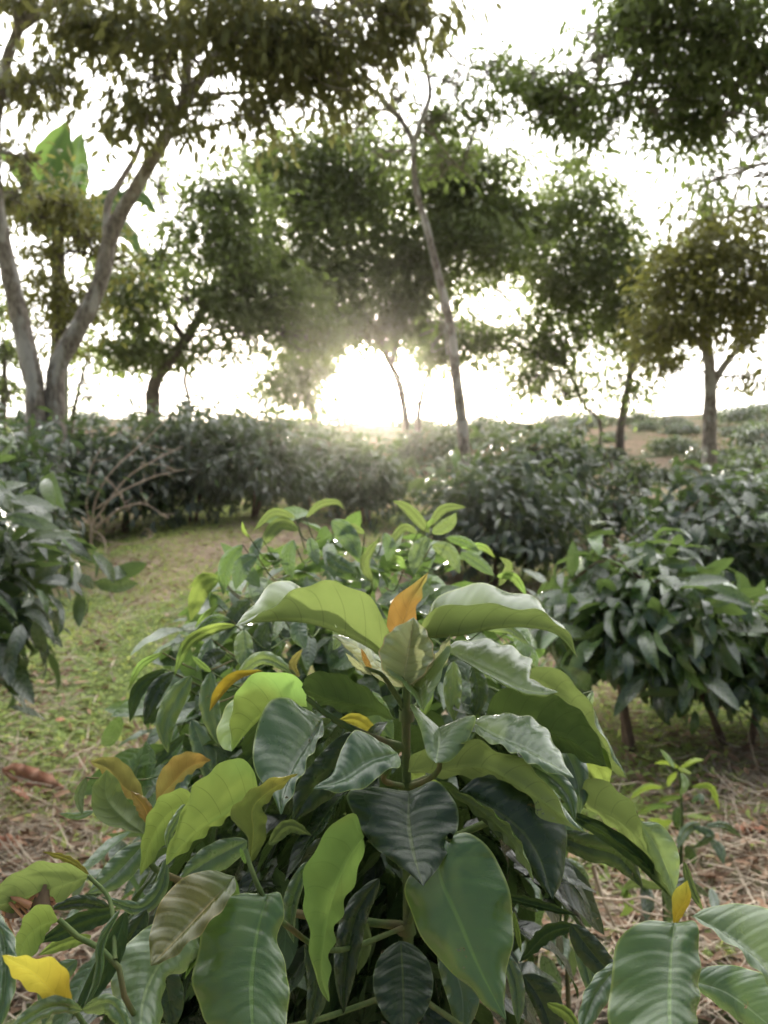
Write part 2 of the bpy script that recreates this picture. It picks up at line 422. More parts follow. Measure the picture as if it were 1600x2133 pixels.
def rail_leaf(name, M, A, B, D, f, mat, parent, dA=0.0, dB=0.0, nu=44, nv=17, wave=.0032, label=None, seed=0, waves=5.0, bow=0.0):
    """a single large leaf lofted through midrib M and its two margins A, B, each given where it
    was sighted in the photograph, with its own distance.  D=(base,tip).  f: the face seen on the A half."""
    rng = np.random.default_rng(abs(int(seed)) * 7 + 11)
    D0, D1 = D if isinstance(D, (tuple, list)) else (D, D)
    def lift(pts, dd, closed=True):
        s = smooth_path(np.array(pts, float), nu)
        t = np.linspace(0, 1, nu)
        d = D0 + (D1 - D0) * t + dd * np.sin(np.pi * np.clip(t, 0, 1)) ** .8 - bow * np.sin(np.pi * t)
        return np.array([P(s[i, 0], s[i, 1], d[i]) for i in range(nu)])
    M = [tuple(q) for q in M]
    m3 = lift(M, 0)
    ms = smooth_path(np.array(M, float), nu)
    tan = np.gradient(ms, axis=0); tan /= np.linalg.norm(tan, axis=1)[:, None] + 1e-9
    perp = np.stack([tan[:, 1], -tan[:, 0]], -1)
    us = np.linspace(0, 1, nu)
    def edge(E, sgn, dd):
        if isinstance(E, (int, float)):
            q = ms + perp * (sgn * E * profile(np.clip(us, .001, .999)))[:, None]
            d = D0 + (D1 - D0) * us + dd * np.sin(np.pi * us) ** .8 - bow * np.sin(np.pi * us)
            return np.array([P(q[i, 0], q[i, 1], d[i]) for i in range(nu)])
        return lift([M[0]] + list(E) + [M[-1]], dd)
    a3, b3 = edge(A, 1, dA), edge(B, -1, dB)
    v = np.linspace(-1, 1, nv)
    G = np.zeros((nu, nv, 3))
    for j, q in enumerate(v):
        w = abs(q)
        e = a3 if q < 0 else b3
        G[:, j] = m3 * (1 - w) + e * w
    # orientation
    du = np.gradient(G, axis=0); dv = np.gradient(G, axis=1)
    N = norm(np.cross(du, dv))
    half = N[4:-4, 1:nv // 2].reshape(-1, 3).mean(0)
    pos = G[4:-4, 1:nv // 2].reshape(-1, 3).mean(0) - np.array((0, 0, CAM_Z))
    facing = np.dot(half, pos) < 0       # N towards the camera on the A half
    flip = (facing != (f == 'T'))
    Nt = -N if flip else N               # upper-face normal
    sz = np.linalg.norm(m3[-1] - m3[0])
    U, Vv = np.meshgrid(us, v, indexing='ij')
    aw = np.abs(Vv)
    taper = np.sin(np.pi * np.clip(U, 0, 1)) ** .6
    ph = rng.uniform(0, 6.28)
    ph2 = rng.uniform(0, 6.28)
    wave = wave * min(1.25, sz / .15)
    disp = wave * taper * (aw ** 2.2) * np.sin(U * 2 * np.pi * waves + np.where(Vv > 0, ph, ph2) + 1.3 * np.sin(U * 5 + ph))
    vein = np.abs(((U * 9 - aw ** 1.5 * 1.3) % 1) - .5) * 2      # 1 at vein
    disp += taper * sz * .0062 * (1 - vein ** 2) * np.clip(aw * 4, 0, 1) * (1 - aw ** 3)
    # slight belly of each half blade
    disp += sz * .035 * taper * np.sin(np.pi * aw)
    G = G + Nt * disp[..., None]
    F = grid_faces(nu, nv)
    # grid_faces normal follows du x dv
    if flip: F = F[:, ::-1]
    uv = np.stack([U.ravel(), (Vv.ravel() + 1) / 2], -1)
    rnd = np.full(nu * nv, rng.uniform(0, 1))
    o = mesh_obj(name, G.reshape(-1, 3), F, mat, parent, uv=uv, rnd=rnd)
    if label: o['label'] = label
    return o

# ------------------------------------------------------------------ terrain
_gy = np.array((-60, -5, 0, 4, 8, 12, 20, 30, 45, 52, 62, 90, 400, 2600.))
_gz = np.array((-5, -.3, 0, .36, .88, 1.45, 2.65, 4.3, 6.6, 7.15, 7.1, 4.5, 1.0, 1.0))
def ground_z(x, y):
    x = np.asarray(x, float); y = np.asarray(y, float)
    z = np.interp(y, _gy, _gz)
    z = z + .07 * np.sin(x * .9 + y * .35) * np.clip(y / 6, 0, 1) + .05 * np.sin(x * 2.1 - y * 1.3)
    z = z + np.clip((x - 5) / 30, 0, 1) * 1.2 * np.clip(y / 40, 0, 1.2) + np.clip((-x - 4) / 20, 0, 1) * .5 * np.clip(y / 30, 0, 1)
    return z

def build_ground():
    def axis(lims):
        out = []
        for a, c, st in lims: out.append(np.arange(a, c, st))
        return np.concatenate(out + [[lims[-1][1]]])
    xs = axis([(-240, -40, 16), (-40, -12, 2), (-12, 12, .3), (12, 40, 2), (40, 240, 16)])
    ys = axis([(-60, -4, 5), (-4, 16, .3), (16, 70, 1.2), (70, 260, 12)])
    X, Y = np.meshgrid(xs, ys, indexing='ij')
    rng = np.random.default_rng(3)
    Z = ground_z(X, Y) + rng.normal(0, .012, X.shape)
    V = np.stack([X, Y, Z], -1).reshape(-1, 3)
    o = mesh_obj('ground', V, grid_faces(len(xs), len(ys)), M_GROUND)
    tag(o, 'sloping hillside soil under weeds and brown leaf litter', None, None, 'structure')
build_ground()

def green_mask(x, y):
    """where the green weeds grow thick"""
    out = np.empty(len(x))
    for i in range(len(x)):
        out[i] = noise.noise(Vector((x[i] * .55, y[i] * .55, 3.1))) + .5 * noise.noise(Vector((x[i] * 1.7, y[i] * 1.7, 8.2)))
    return out

def build_cover():
    rng = np.random.default_rng(5)
    # green weeds: little leaves close to the ground
    n = 150000
    D = 2.2 + 12.5 * rng.uniform(0, 1, n) ** 1.35
    x = rng.uniform(-.62, .62, n) * D
    g = green_mask(x, D)
    bias = np.where(x < 0, .07, -.16)
    keep = g + bias + rng.normal(0, .16, n) > .0
    x, y = x[keep], D[keep]
    z = ground_z(x, y) + rng.uniform(0, .045, len(x))
    n = len(x)
    t = norm(np.stack([rng.normal(0, 1, n), rng.normal(0, 1, n), rng.uniform(.0, .8, n)], -1))
    nr = norm(np.stack([rng.normal(0, .4, n), rng.normal(0, .4, n), np.ones(n)], -1))
    L = rng.uniform(.016, .050, n) * (1 + y * .05)
    V, F, uv, rd = scatter_leaves(np.stack([x, y, z], -1), t, nr, L, L * rng.uniform(.45, .75, n), rng.uniform(.2, 1.2, n), np.full(n, .2), rng, 3, 3)
    tag(mesh_obj('weeds', V, F, M_WEED, uv=uv, rnd=rd), 'low green weeds covering the slope', None, None, 'stuff')
    # dry litter: straw and crumbs of leaf
    n = 72000
    D = 2.0 + 13 * rng.uniform(0, 1, n) ** 1.5
    x = rng.uniform(-.62, .62, n) * D
    g = green_mask(x, D)
    keep = g + np.where(x < 0, .03, -.18) + rng.normal(0, .26, n) < .10
    x, y = x[keep], D[keep]; n = len(x)
    z = ground_z(x, y) + rng.uniform(0.005, .05, n)
    t = norm(np.stack([rng.normal(0, 1, n), rng.normal(0, 1, n), rng.normal(0, .18, n)], -1))
    nr = norm(np.stack([rng.normal(0, .5, n), rng.normal(0, .5, n), np.ones(n)], -1))
    isl = rng.uniform(0, 1, n) < .40
    L = np.where(isl, rng.uniform(.04, .10, n), rng.uniform(.08, .30, n))
    W = np.where(isl, L * rng.uniform(.3, .5, n), rng.uniform(.003, .008, n) * (1 + y * .12))
    idx = [np.where(isl)[0], np.where(~isl)[0]]
    for ii, nm, mt, lb in ((idx[0], 'leaf_litter', M_DRYLEAF, 'brown dead leaves strewn over the slope'),
                           (idx[1], 'dry_grass', M_STRAW, 'pale dry grass stalks lying over the slope')):
        V, F, uv, rd = scatter_leaves(np.stack([x, y, z], -1)[ii], t[ii], nr[ii], L[ii], W[ii], rng.uniform(-.8, 1.2, len(ii)), rng.uniform(-.2, .9, len(ii)) * (nm == 'leaf_litter'), rng, 5, 3, .02 if nm == 'leaf_litter' else 0)
        tag(mesh_obj(nm, V, F, mt, uv=uv, rnd=rd), lb, None, None, 'stuff')
build_cover()

# ------------------------------------------------------------------ coffee bushes
def bush_leaves(c, rad, n, Ls, rng, nu, nv, wave=.03, shell=.55, bottom=-.75, lump=.50):
    """drooping leaves over an uneven dome"""
    d = norm(rng.normal(0, 1, (n * 2, 3)))
    d = d[d[:, 2] > bottom][:n]; n = len(d)
    sd = rng.uniform(0, 100)
    lum = np.array([noise.noise(Vector((q[0] * 2.2 + sd, q[1] * 2.2, q[2] * 2.2))) for q in d])
    lum2 = np.array([noise.noise(Vector((q[0] * 5.5 + sd, q[1] * 5.5, q[2] * 5.5))) for q in d])
    rr = (1 + lump * lum * 1.6 + lump * .8 * lum2) * (1 - (1 - shell) * rng.uniform(0, 1, n) ** 1.8)
    p = np.array(c) + d * np.array(rad) * rr[:, None]
    az = d.copy(); az[:, 2] = 0; az = norm(az + rng.normal(0, .6, (n, 3)) * (1, 1, 0))
    down = rng.normal(-.45, .6, n) + d[:, 2] * .45
    p = p + rng.normal(0, .03, (n, 3))
    t = norm(az + np.stack([rng.normal(0, .45, n), rng.normal(0, .45, n), down], -1))
    nr = norm(np.stack([d[:, 0] * .5, d[:, 1] * .5, np.ones(n) * .9], -1) + rng.normal(0, .5, (n, 3)))
    L = Ls * rng.uniform(.6, 1.3, n)
    return scatter_leaves(p, t, nr, L, L * rng.uniform(.42, .58, n), rng.uniform(.2, 1.6, n), rng.uniform(-.05, .45, n), rng, nu, nv, wave)

def coffee_bush(px, D, top, rw, label, group, seed, n=1400, Ls=.15, mat=M_BUSH, nu=5, nv=3, depth=None, low=.25, trunks=2, name='coffee_bush', light_top=True, base=None):
    """px: photo column of the trunk, top: photo row of the crest, rw: half width in metres"""
    rng = np.random.default_rng(seed)
    c0 = P(px, 1000, D); x, y = c0[0], D
    gz = float(ground_z(x, y))
    topz = P(px, top, D)[2] - .10
    rw = rw * .84
    H = max(topz - gz, .4)
    zlow = gz + H * low
    e = empty(name, (x, y, gz), label, 'coffee bush', group)
    tr = Bag()
    for k in range(trunks):
        a = rng.uniform(0, 6.28); o = np.array((math.cos(a), math.sin(a), 0)) * .05 * rng.uniform(.6, 1.6) * (k + 1) * .8
        b0 = np.array((x, y, gz - .05)) + o
        b1 = b0 + o * 1.2 + (rng.normal(0, .03), rng.normal(0, .03), H * .45)
        b2 = b1 + o * 1.5 + (rng.normal(0, .05), rng.normal(0, .05), H * .42)
        bag = Bag(); bag.add(tube([b0, b1, b2], .022 * H ** .5 * (1.1), .008, 7, 14, .05, rng))
        bag.build('trunk', M_STEMD, e)
    br = Bag()
    for k in range(14):
        z0 = gz + H * rng.uniform(.2, .9); a = rng.uniform(0, 6.28); q = rng.uniform(.5, .9) * rw
        br.add(tube([(x, y, z0), (x + math.cos(a) * q * .5, y + math.sin(a) * q * .5, z0 + .10 * H), (x + math.cos(a) * q, y + math.sin(a) * q, z0 - .02 * H)], .008, .003, 5, 8))
    br.build('branches', M_STEMD, e)
    cz = (topz - .02 + zlow) / 2; rz = (topz - zlow) / 2
    V, F, uv, rd = bush_leaves((x, y, cz), (rw, depth or rw, rz), n, Ls, rng, nu, nv)
    if light_top:   # fresh growth on the crest is lighter
        pass
    mesh_obj('foliage', V, F, mat, e, uv=uv, rnd=rd)
    return e

G_NEAR = 'coffee bushes standing round the nearest plant'
G_ROW = 'coffee bushes of the rows up the slope'
coffee_bush(-275, 3.0, 905, .78, 'dark coffee bush cut by the left edge, its glossy leaves drooping over the weeds', G_NEAR, 21, 2300, .17, M_BUSH, 7, 5, low=.42)
coffee_bush(1335, 3.7, 1105, .50, 'coffee bush on two thin brown trunks, right of the nearest plant', G_NEAR, 22, 1050, .19, M_BUSHMID, 7, 5, low=.34)
coffee_bush(1560, 3.9, 1215, .50, 'lower dark coffee bush pressed against the right side of the two-trunk bush', G_NEAR, 23, 900, .17, M_BUSHMID, 7, 5, low=.34)
coffee_bush(1530, 6.2, 975, .92, 'wide glossy coffee bush behind the two-trunk bush', G_NEAR, 24, 2300, .17, M_BUSH, 5, 3, low=.2)
coffee_bush(1030, 7.6, 940, .95, 'broad dark coffee bush below the slender leaning tree', G_ROW, 25, 3000, .16, M_BUSHFAR, 5, 3, low=.05)
coffee_bush(1120, 10.5, 872, .98, 'tall coffee bush right behind the broad dark one under the slender tree', G_ROW, 26, 2600, .17, M_BUSHFAR, 5, 3, low=.05)
coffee_bush(770, 11.5, 915, .72, 'coffee bush straight under the low sun, between two rows', G_ROW, 27, 1500, .17, M_BUSHFAR, 5, 3, low=.05)
coffee_bush(635, 12.5, 885, .95, 'coffee bush left of the one under the sun at the end of the long row', G_ROW, 28, 1800, .17, M_BUSHFAR, 5, 3, low=.05)
coffee_bush(520, 11.0, 855, 1.05, 'coffee bush near the right end of the long row on the left', G_ROW, 29, 2400, .17, M_BUSHFAR, 5, 3, low=.05)
coffee_bush(395, 10.9, 838, 1.08, 'tallest coffee bush of the long row, right of the forked trunk', G_ROW, 30, 2800, .17, M_BUSHFAR, 5, 3, low=.05)
coffee_bush(255, 10.4, 880, 1.12, 'coffee bush of the long row behind the dead brushwood', G_ROW, 31, 2600, .17, M_BUSHFAR, 5, 3, low=.08)
coffee_bush(100, 9.9, 862, 1.15, 'coffee bush at the foot of the forked trunk', G_ROW, 32, 2600, .17, M_BUSH, 5, 3, low=.1)
coffee_bush(-40, 7.6, 850, 1.0, 'coffee bush at the far left of the long row, partly out of the photo', G_ROW, 33, 2200, .17, M_BUSH, 5, 3, low=.1)
coffee_bush(1295, 9.5, 990, .42, 'small round coffee bush between the tall bush and the right tree', G_ROW, 34, 700, .15, M_BUSHFAR, 5, 3, low=.1)
coffee_bush(1310, 14, 950, .50, 'small coffee bush on the brown slope just left of the right tree trunk', G_ROW, 35, 600, .16, M_BUSHFAR, 4, 3, low=.1)
coffee_bush(1555, 10.5, 930, .70, 'coffee bush at the right edge beside the foot of the right tree', G_ROW, 36, 1100, .16, M_BUSHFAR, 4, 3, low=.1)
coffee_bush(890, 18, 888, 1.2, 'hazy coffee bush behind the foot of the slender tree', G_ROW, 37, 1400, .19, M_BUSHFAR, 4, 3, low=.02)
coffee_bush(690, 20, 885, 1.3, 'hazy coffee bush farther up the slope just left of the sun', G_ROW, 38, 1400, .19, M_BUSHFAR, 4, 3, low=.02)

# far bushes near the crest
far_proto = coffee_bush(985, 27, 868, 1.5, 'rounded bush on the crest right behind the slender tree', 'bushes along the crest', 40, 1300, .24, M_BUSHFAR, 4, 3, low=.0, trunks=1)
FAR = [(1070, 34, .9, 'small crest bush above the tall coffee bush'), (1215, 36, 1.1, 'crest bush below the small thin tree'),
       (1330, 38, .9, 'crest bush just right of the thin tree'), (1420, 30, .8, 'brownish crest bush left of the right tree trunk'),
       (1400, 22, .55, 'low bush on the bare slope left of the right tree'), (1545, 34, 1.1, 'crest bush right of the right tree trunk'),
       (1600, 24, .9, 'crest bush at the right edge of the photo'), (590, 34, 1.0, 'crest bush over the left row end'),
       (480, 38, 1.0, 'crest bush in the gap left of the low leafy tree'), (820, 40, .9, 'crest bush directly under the sun'),
       (1260, 21, .5, 'low bush on the bare slope above the small round coffee bush'), (1480, 19, .5, 'low bush at the foot of the right tree, up the slope'),
       (1150, 27, .8, 'dark bush half hidden behind the tall coffee bush')]
FAR += [(40, 33, .8, 'skyline bush at the left edge behind the forked trunk'), (190, 35, .9, 'skyline bush in the bright gap right of the forked trunk'),
        (290, 37, .9, 'skyline bush behind the short bent trunk'), (880, 36, .8, 'skyline bush between the sun and the slender tree'),
        (770, 33, .6, 'low bush on the slope right under the sun'), (930, 30, .8, 'bush on the slope just left of the slender trunk'),
        (1160, 39, .9, 'skyline bush left of the thin airy tree'), (1255, 40, .8, 'skyline bush under the thin airy tree'), (660, 30, .7, 'bush on the slope at the foot of the low feathery tree'),
        (1275, 29, .55, 'small round bush on the brown slope, between the two trunks at the right'), (1345, 32, .6, 'bush on the brown slope just left of the right trunk'),
        (1400, 36, .8, 'bush on the skyline left of the right trunk'), (1530, 28, .6, 'small bush on the brown slope just right of the right trunk'),
        (1575, 31, .7, 'second small bush on the brown slope right of the right trunk'), (1500, 40, .9, 'bush on the skyline just right of the right trunk'),
        (1585, 41, .9, 'bush on the skyline at the right edge'), (1560, 17.5, .5, 'bush at the right edge, lower on the brown slope'),
        (1380, 17, .42, 'small bush low on the brown slope left of the right trunk'), (1010, 40, .8, 'skyline bush right of the slender tree'),
        (720, 42, .9, 'skyline bush just left of the sun'), (640, 40, .9, 'skyline bush under the low feathery tree')]
for i, (px, D, s, lb) in enumerate(FAR):
    r = far_proto.copy(); col.objects.link(r)
    x = (px - 800) / FPX * D
    if D > 25: s *= .78 if px < 1180 else .70
    r.location = (x, D, float(ground_z(x, D)))
    r.rotation_euler = (0, 0, i * 1.37); r.scale = (s, s, s * (.85 + .1 * (i % 3)))
    r['label'] = lb
    for ch in list(far_proto.children):
        c = ch.copy(); col.objects.link(c); c.parent = r

# ------------------------------------------------------------------ shade trees
def crown_leaves(blobs, rng, Ls, per, nu=4, hang=.4, spread=.42, brown=False):
    """blobs: (x,y,rx,ry,D,clumps) in photo pixels at distance D -> leaf clumps in 3-D"""
    ps, ts, ns = [], [], []
    seedv = rng.uniform(0, 50)
    for (bx, by, rx, ry, D, nc) in blobs:
        gf = 14.0 / D; gate = -.13 if D < 11 else -.30
        rdep = min(max(rx, ry) / FPX * D, 2.2) * .9
        c = P(bx, by, D)
        q = norm(rng.normal(0, 1, (nc, 3))) * (rng.uniform(0, 1, (nc, 1)) ** .42)
        cc = c + q * np.array((rx / FPX * D, rdep, ry / FPX * D))
        for k in range(nc):
            if noise.noise(Vector(cc[k] * gf) + Vector((seedv, 0, 0))) < gate: continue
            m = int(per * (.60 if cc[k][1] < 11 else .68) * rng.uniform(.3, 1.7))
            sp = spread * rng.uniform(.5, 1.25)
            off = rng.normal(0, 1, (m, 3)) * (sp * .52, sp * .52, sp * .30)
            ps.append(cc[k] + off)
            o = off.copy(); o[:, 2] *= .3
            ts.append(norm(o + rng.normal(0, .25, (m, 3))) + np.array((0, 0, -hang)) + rng.normal(0, .35, (m, 3)))
            ns.append(np.array((0, 0, 1)) + rng.normal(0, .45, (m, 3)))
    p = np.vstack(ps); t = np.vstack(ts); nr = np.vstack(ns)
    sc_ = 2.6 * .16 / Ls
    kk = np.array([noise.noise(Vector(q * sc_)) for q in p]) > -.36
    p, t, nr = p[kk], t[kk], nr[kk]; n = len(p)
    L = Ls * 1.02 * rng.uniform(.55, 1.25, n)
    return scatter_leaves(p, t, nr, L, L * rng.uniform(.42, .62, n), rng.uniform(.1, 1.2, n), rng.uniform(-.1, .4, n), rng, nu, 3)

def shade_tree(name, label, trunks, blobs, mat, seed, Ls=.15, per=60, bark=M_BARK, hang=.4, spread=.42, cat='tree', group='shade trees over the coffee', twigs=6, extra=None):
    """trunks: list of (points[(x,y,D)], r0, r1); the first starts at the ground"""
    rng = np.random.default_rng(seed)
    b0 = P(*trunks[0][0][0]); gz = float(ground_z(b0[0], b0[1]))
    e = empty(name, (b0[0], b0[1], gz), label, cat, group)
    allp = []
    for i, (pts, r0, r1) in enumerate(trunks):
        q = [P(*a) for a in pts]
        if i == 0 or pts[0] == 'g': pass
        if abs(q[0][2] - float(ground_z(q[0][0], q[0][1]))) < 3.2 and (i == 0 or pts[0][1] > 820):
            g = q[0].copy(); g[2] = float(ground_z(g[0], g[1])) - .15
            if g[2] < q[0][2]: q = [g] + q
        bag = Bag(); bag.add(tube(q, r0, r1, 10, len(q) * 7, .04, rng))
        bag.build('trunk' if i == 0 else 'limb', bark, e)
        s = smooth_path(np.array(q), 30); allp.append(s[6:] if i == 0 else s[2:])
    allp = np.vstack(allp)
    # branches reach from the nearest limb into each leaf mass
    for (bx, by, rx, ry, D, nc) in blobs:
        bag = Bag()
        c = P(bx, by, D)
        rr = np.array((rx / FPX * D, min(max(rx, ry) / FPX * D, 2.2) * .8, ry / FPX * D))
        dd = np.linalg.norm((allp - c) * (1, 1, .9), axis=1) + np.maximum(allp[:, 2] - c[2], 0) * 1.5
        a = allp[np.argmin(dd)]
        mid = (a + c) / 2 + (rng.normal(0, .2), rng.normal(0, .2), .15 * np.linalg.norm(c - a) * .6)
        ln = np.linalg.norm(c - a)
        bag.add(tube([a, mid, c], min(.012 + .012 * ln, .07), .012, 6, 12, .05, rng))
        for k in range(twigs * 3):
            en = c + norm(rng.normal(0, 1, 3)) * rr * rng.uniform(.5, 1)
            st = mid * (1 - (w := rng.uniform(.2, 1))) + c * w
            md = (st + en) / 2 + rng.normal(0, .12, 3)
            bag.add(tube([st, md, en], .012, .004, 4, 8))
        bag.build('branch', bark, e)
    V, F, uv, rd = crown_leaves(blobs, rng, Ls, per, 4, hang, spread)
    mesh_obj('crown', V, F, mat, e, uv=uv, rnd=rd)
    return e

# forked tree at the left
shade_tree('shade_tree', 'large forked tree at the left with pale trunks and brownish leaves hanging across the top',
    [([(75, 850, 9.2), (62, 760, 9.2), (45, 680, 9.2), (18, 560, 9.1), (-8, 420, 9.0), (-12, 280, 8.9), (8, 150, 8.8), (35, 70, 8.7), (60, 30, 8.7)], .155, .05),
     ([(115, 850, 9.3), (122, 760, 9.3), (165, 680, 9.3), (208, 590, 9.3), (235, 480, 9.3), (290, 380, 9.2), (345, 285, 9.0), (385, 215, 8.8), (440, 130, 8.6), (500, 40, 8.3), (560, -60, 8.0)], .145, .045),
     ([(222, 500, 9.3), (226, 420, 9.4), (250, 380, 9.5), (290, 305, 9.6), (300, 210, 9.6)], .055, .02),
     ([(40, 60, 8.7), (90, 25, 8.6), (150, -20, 8.4)], .05, .03),
     ([(385, 215, 8.8), (390, 120, 8.7), (385, 20, 8.6), (380, -60, 8.5)], .07, .03),
     ([(40, 60, 8.7), (25, 0, 8.7), (0, -60, 8.6)], .05, .03)],
    [(60, 0, 130, 35, 8.6, 26), (180, 60, 80, 60, 8.5, 22), (110, 165, 70, 45, 8.6, 16), (270, 60, 90, 60, 8.4, 26), (30, 190, 45, 50, 8.8, 10),
     (300, 150, 90, 60, 8.3, 26), (300, 250, 80, 45, 8.6, 18), (390, 90, 100, 80, 8.2, 34), (430, 210, 80, 70, 8.5, 26),
     (500, 50, 100, 70, 8.0, 34), (590, 110, 90, 80, 8.2, 32), (560, 230, 70, 50, 8.5, 16), (690, 50, 90, 60, 8.0, 30),
     (700, 150, 80, 60, 8.5, 24), (800, 40, 80, 60, 8.2, 28), (890, 20, 60, 40, 8.2, 14), (800, 140, 50, 40, 8.6, 12), (650, 220, 60, 35, 9, 9),
     (500, -80, 300, 60, 7.8, 26), (150, -80, 200, 60, 8.0, 16), (30, 330, 30, 50, 9.2, 6), (20, 420, 30, 50, 9.4, 6)],
    M_TREEBR, 50, .16, 50, M_BARK, .9)
# leafy young tree between the forks
shade_tree('young_tree', 'young yellowish leafy tree growing between the two forked trunks',
    [([(120, 860, 10.2), (120, 700, 10.2), (125, 560, 10.2), (130, 440, 10.2)], .05, .02)],
    [(70, 440, 45, 50, 10.1, 14), (140, 430, 60, 50, 10.2, 18), (110, 520, 80, 60, 10.2, 26), (190, 500, 50, 60, 10.3, 18), (110, 610, 60, 60, 10.2, 20),
     (170, 620, 60, 50, 10.3, 16), (120, 690, 50, 40, 10.2, 12), (250, 540, 40, 40, 10.4, 8)],
    M_TREEYE, 51, .13, 60, M_BARKD, .5, group=None)
# leaning dark tree left of centre
shade_tree('shade_tree', 'dark leaning tree with a short bent trunk, behind the long row on the left',
    [([(318, 860, 16), (322, 800, 16), (350, 755, 16), (385, 710, 16), (415, 660, 16), (450, 600, 16)], .19, .08),
     ([(350, 755, 16), (330, 720, 16.2), (300, 690, 16.5)], .06, .03),
     ([(395, 850, 17), (385, 790, 17), (400, 740, 17), (440, 690, 17)], .06, .03),
     ([(385, 710, 16), (345, 640, 16), (330, 560, 16)], .08, .03)],
    [(270, 640, 100, 55, 16, 34), (390, 620, 100, 60, 15.5, 36), (260, 740, 80, 40, 15.5, 20), (330, 720, 80, 40, 16, 18), (500, 600, 100, 70, 16, 38),
     (600, 620, 90, 60, 16, 32), (360, 540, 90, 60, 16.5, 28), (450, 520, 100, 60, 16, 34), (400, 420, 80, 60, 16, 22), (500, 420, 80, 70, 16, 28),
     (520, 700, 90, 40, 16, 16), (640, 700, 90, 35, 16.5, 15), (430, 730, 60, 40, 17, 8), (330, 370, 30, 25, 16, 5), (240, 580, 60, 40, 16, 12)],
    M_TREE, 52, .20, 84, M_BARKD, .3, .62)
# big dense tree behind centre
shade_tree('shade_tree', 'big dense dark tree filling the middle above the sun',
    [([(846, 900, 21), (842, 850, 21), (828, 790, 21), (790, 710, 21), (745, 620, 21), (730, 520, 21)], .11, .06),
     ([(815, 760, 21), (840, 660, 21), (870, 600, 21), (900, 520, 21)], .08, .04),
     ([(780, 690, 21), (690, 640, 21), (610, 560, 21)], .08, .04)],
    [(930, 330, 70, 45, 19, 24), (1010, 370, 70, 45, 19, 24), (960, 500, 80, 50, 19, 30), (1040, 520, 70, 45, 19, 22), (640, 705, 90, 35, 20, 22), (740, 690, 80, 25, 20, 14), (560, 660, 70, 40, 20, 18), (620, 380, 100, 80, 20, 46), (720, 360, 90, 70, 20, 40), (800, 400, 90, 80, 20, 44), (600, 480, 100, 80, 20, 48), (700, 480, 110, 80, 20, 56),
     (820, 500, 100, 70, 20, 48), (900, 430, 90, 70, 20, 36), (760, 570, 120, 60, 20, 50), (650, 580, 100, 60, 20, 42), (880, 560, 80, 60, 20, 30),
     (800, 640, 110, 45, 20, 34), (700, 650, 100, 45, 20, 30), (560, 340, 60, 50, 20, 14), (960, 380, 80, 60, 20, 24), (1020, 420, 90, 60, 20, 26),
     (880, 640, 70, 50, 20, 16), (640, 310, 70, 40, 20, 14), (770, 300, 90, 40, 20, 18), (530, 560, 80, 60, 20, 26)],
    M_TREE, 53, .24, 88, M_BARKD, .3, .80)
# slender tree centre right
shade_tree('shade_tree', 'slender pale leaning tree right of the sun, forked near the top',
    [([(966, 945, 10), (962, 880, 10), (950, 780, 10), (938, 680, 10), (915, 580, 10), (888, 470, 10), (868, 400, 10), (862, 310, 10), (878, 250, 9.9), (896, 195, 9.9), (885, 130, 9.8), (872, 85, 9.8)], .088, .022),
     ([(864, 300, 10), (835, 250, 10), (795, 205, 9.9), (740, 150, 9.8), (690, 80, 9.7), (650, 10, 9.6)], .04, .015),
     ([(888, 130, 9.9), (915, 80, 9.9), (940, 30, 9.9)], .018, .008),
     ([(882, 245, 9.9), (930, 320, 10.2), (990, 380, 10.5)], .02, .01)],
    [(960, 180, 70, 45, 10.2, 18), (910, 250, 60, 40, 10.3, 14), (840, 200, 60, 50, 10.3, 14), (1000, 240, 60, 40, 10.5, 12), (820, 330, 70, 40, 10.5, 14),
     (920, 340, 60, 40, 10.6, 12), (1040, 150, 60, 35, 10.6, 12), (740, 270, 60, 40, 10.5, 10), (930, 690, 40, 30, 10.6, 4)],
    M_TREE, 54, .14, 58, M_BARK, .4)
# top right tree reaching in
shade_tree('shade_tree', 'leafy tree whose green crown hangs into the upper right corner',
    [([(1790, 1000, 9.5), (1780, 800, 9.5), (1760, 500, 9.4), (1720, 300, 9.2), (1680, 150, 9), (1640, 0, 8.8)], .2, .08),
     ([(1740, 400, 9.3), (1620, 250, 9.2), (1500, 190, 9.2), (1360, 170, 9.4), (1240, 180, 9.6)], .08, .02),
     ([(1700, 200, 9.0), (1560, 100, 8.8), (1420, 60, 8.8), (1300, 60, 9)], .07, .02)],
    [(1260, 40, 70, 50, 9.2, 16), (1340, 60, 80, 60, 9, 24), (1440, 40, 90, 60, 8.8, 30), (1550, 60, 90, 80, 8.6, 36), (1240, 130, 80, 50, 9.4, 20),
     (1330, 150, 80, 60, 9.2, 28), (1440, 150, 90, 60, 9, 32), (1560, 170, 80, 60, 8.8, 32), (1180, 170, 80, 40, 9.8, 18), (1100, 170, 70, 35, 10.2, 14),
     (1290, 240, 90, 40, 9.5, 20), (1390, 260, 70, 40, 9.4, 16), (1490, 260, 70, 60, 9.2, 20), (1580, 280, 50, 60, 9, 16), (1180, 230, 70, 35, 10, 14),
     (1120, 220, 60, 35, 10.2, 10), (1570, 370, 50, 50, 9.2, 10), (1640, 100, 120, 150, 8.6, 50), (1500, -60, 200, 60, 8.4, 40), (1590, 430, 30, 30, 9.3, 4),
     (1470, 380, 40, 50, 10, 6), (1250, 290, 40, 25, 10, 4)],
    M_TREE, 55, .15, 60, M_BARK, .45)
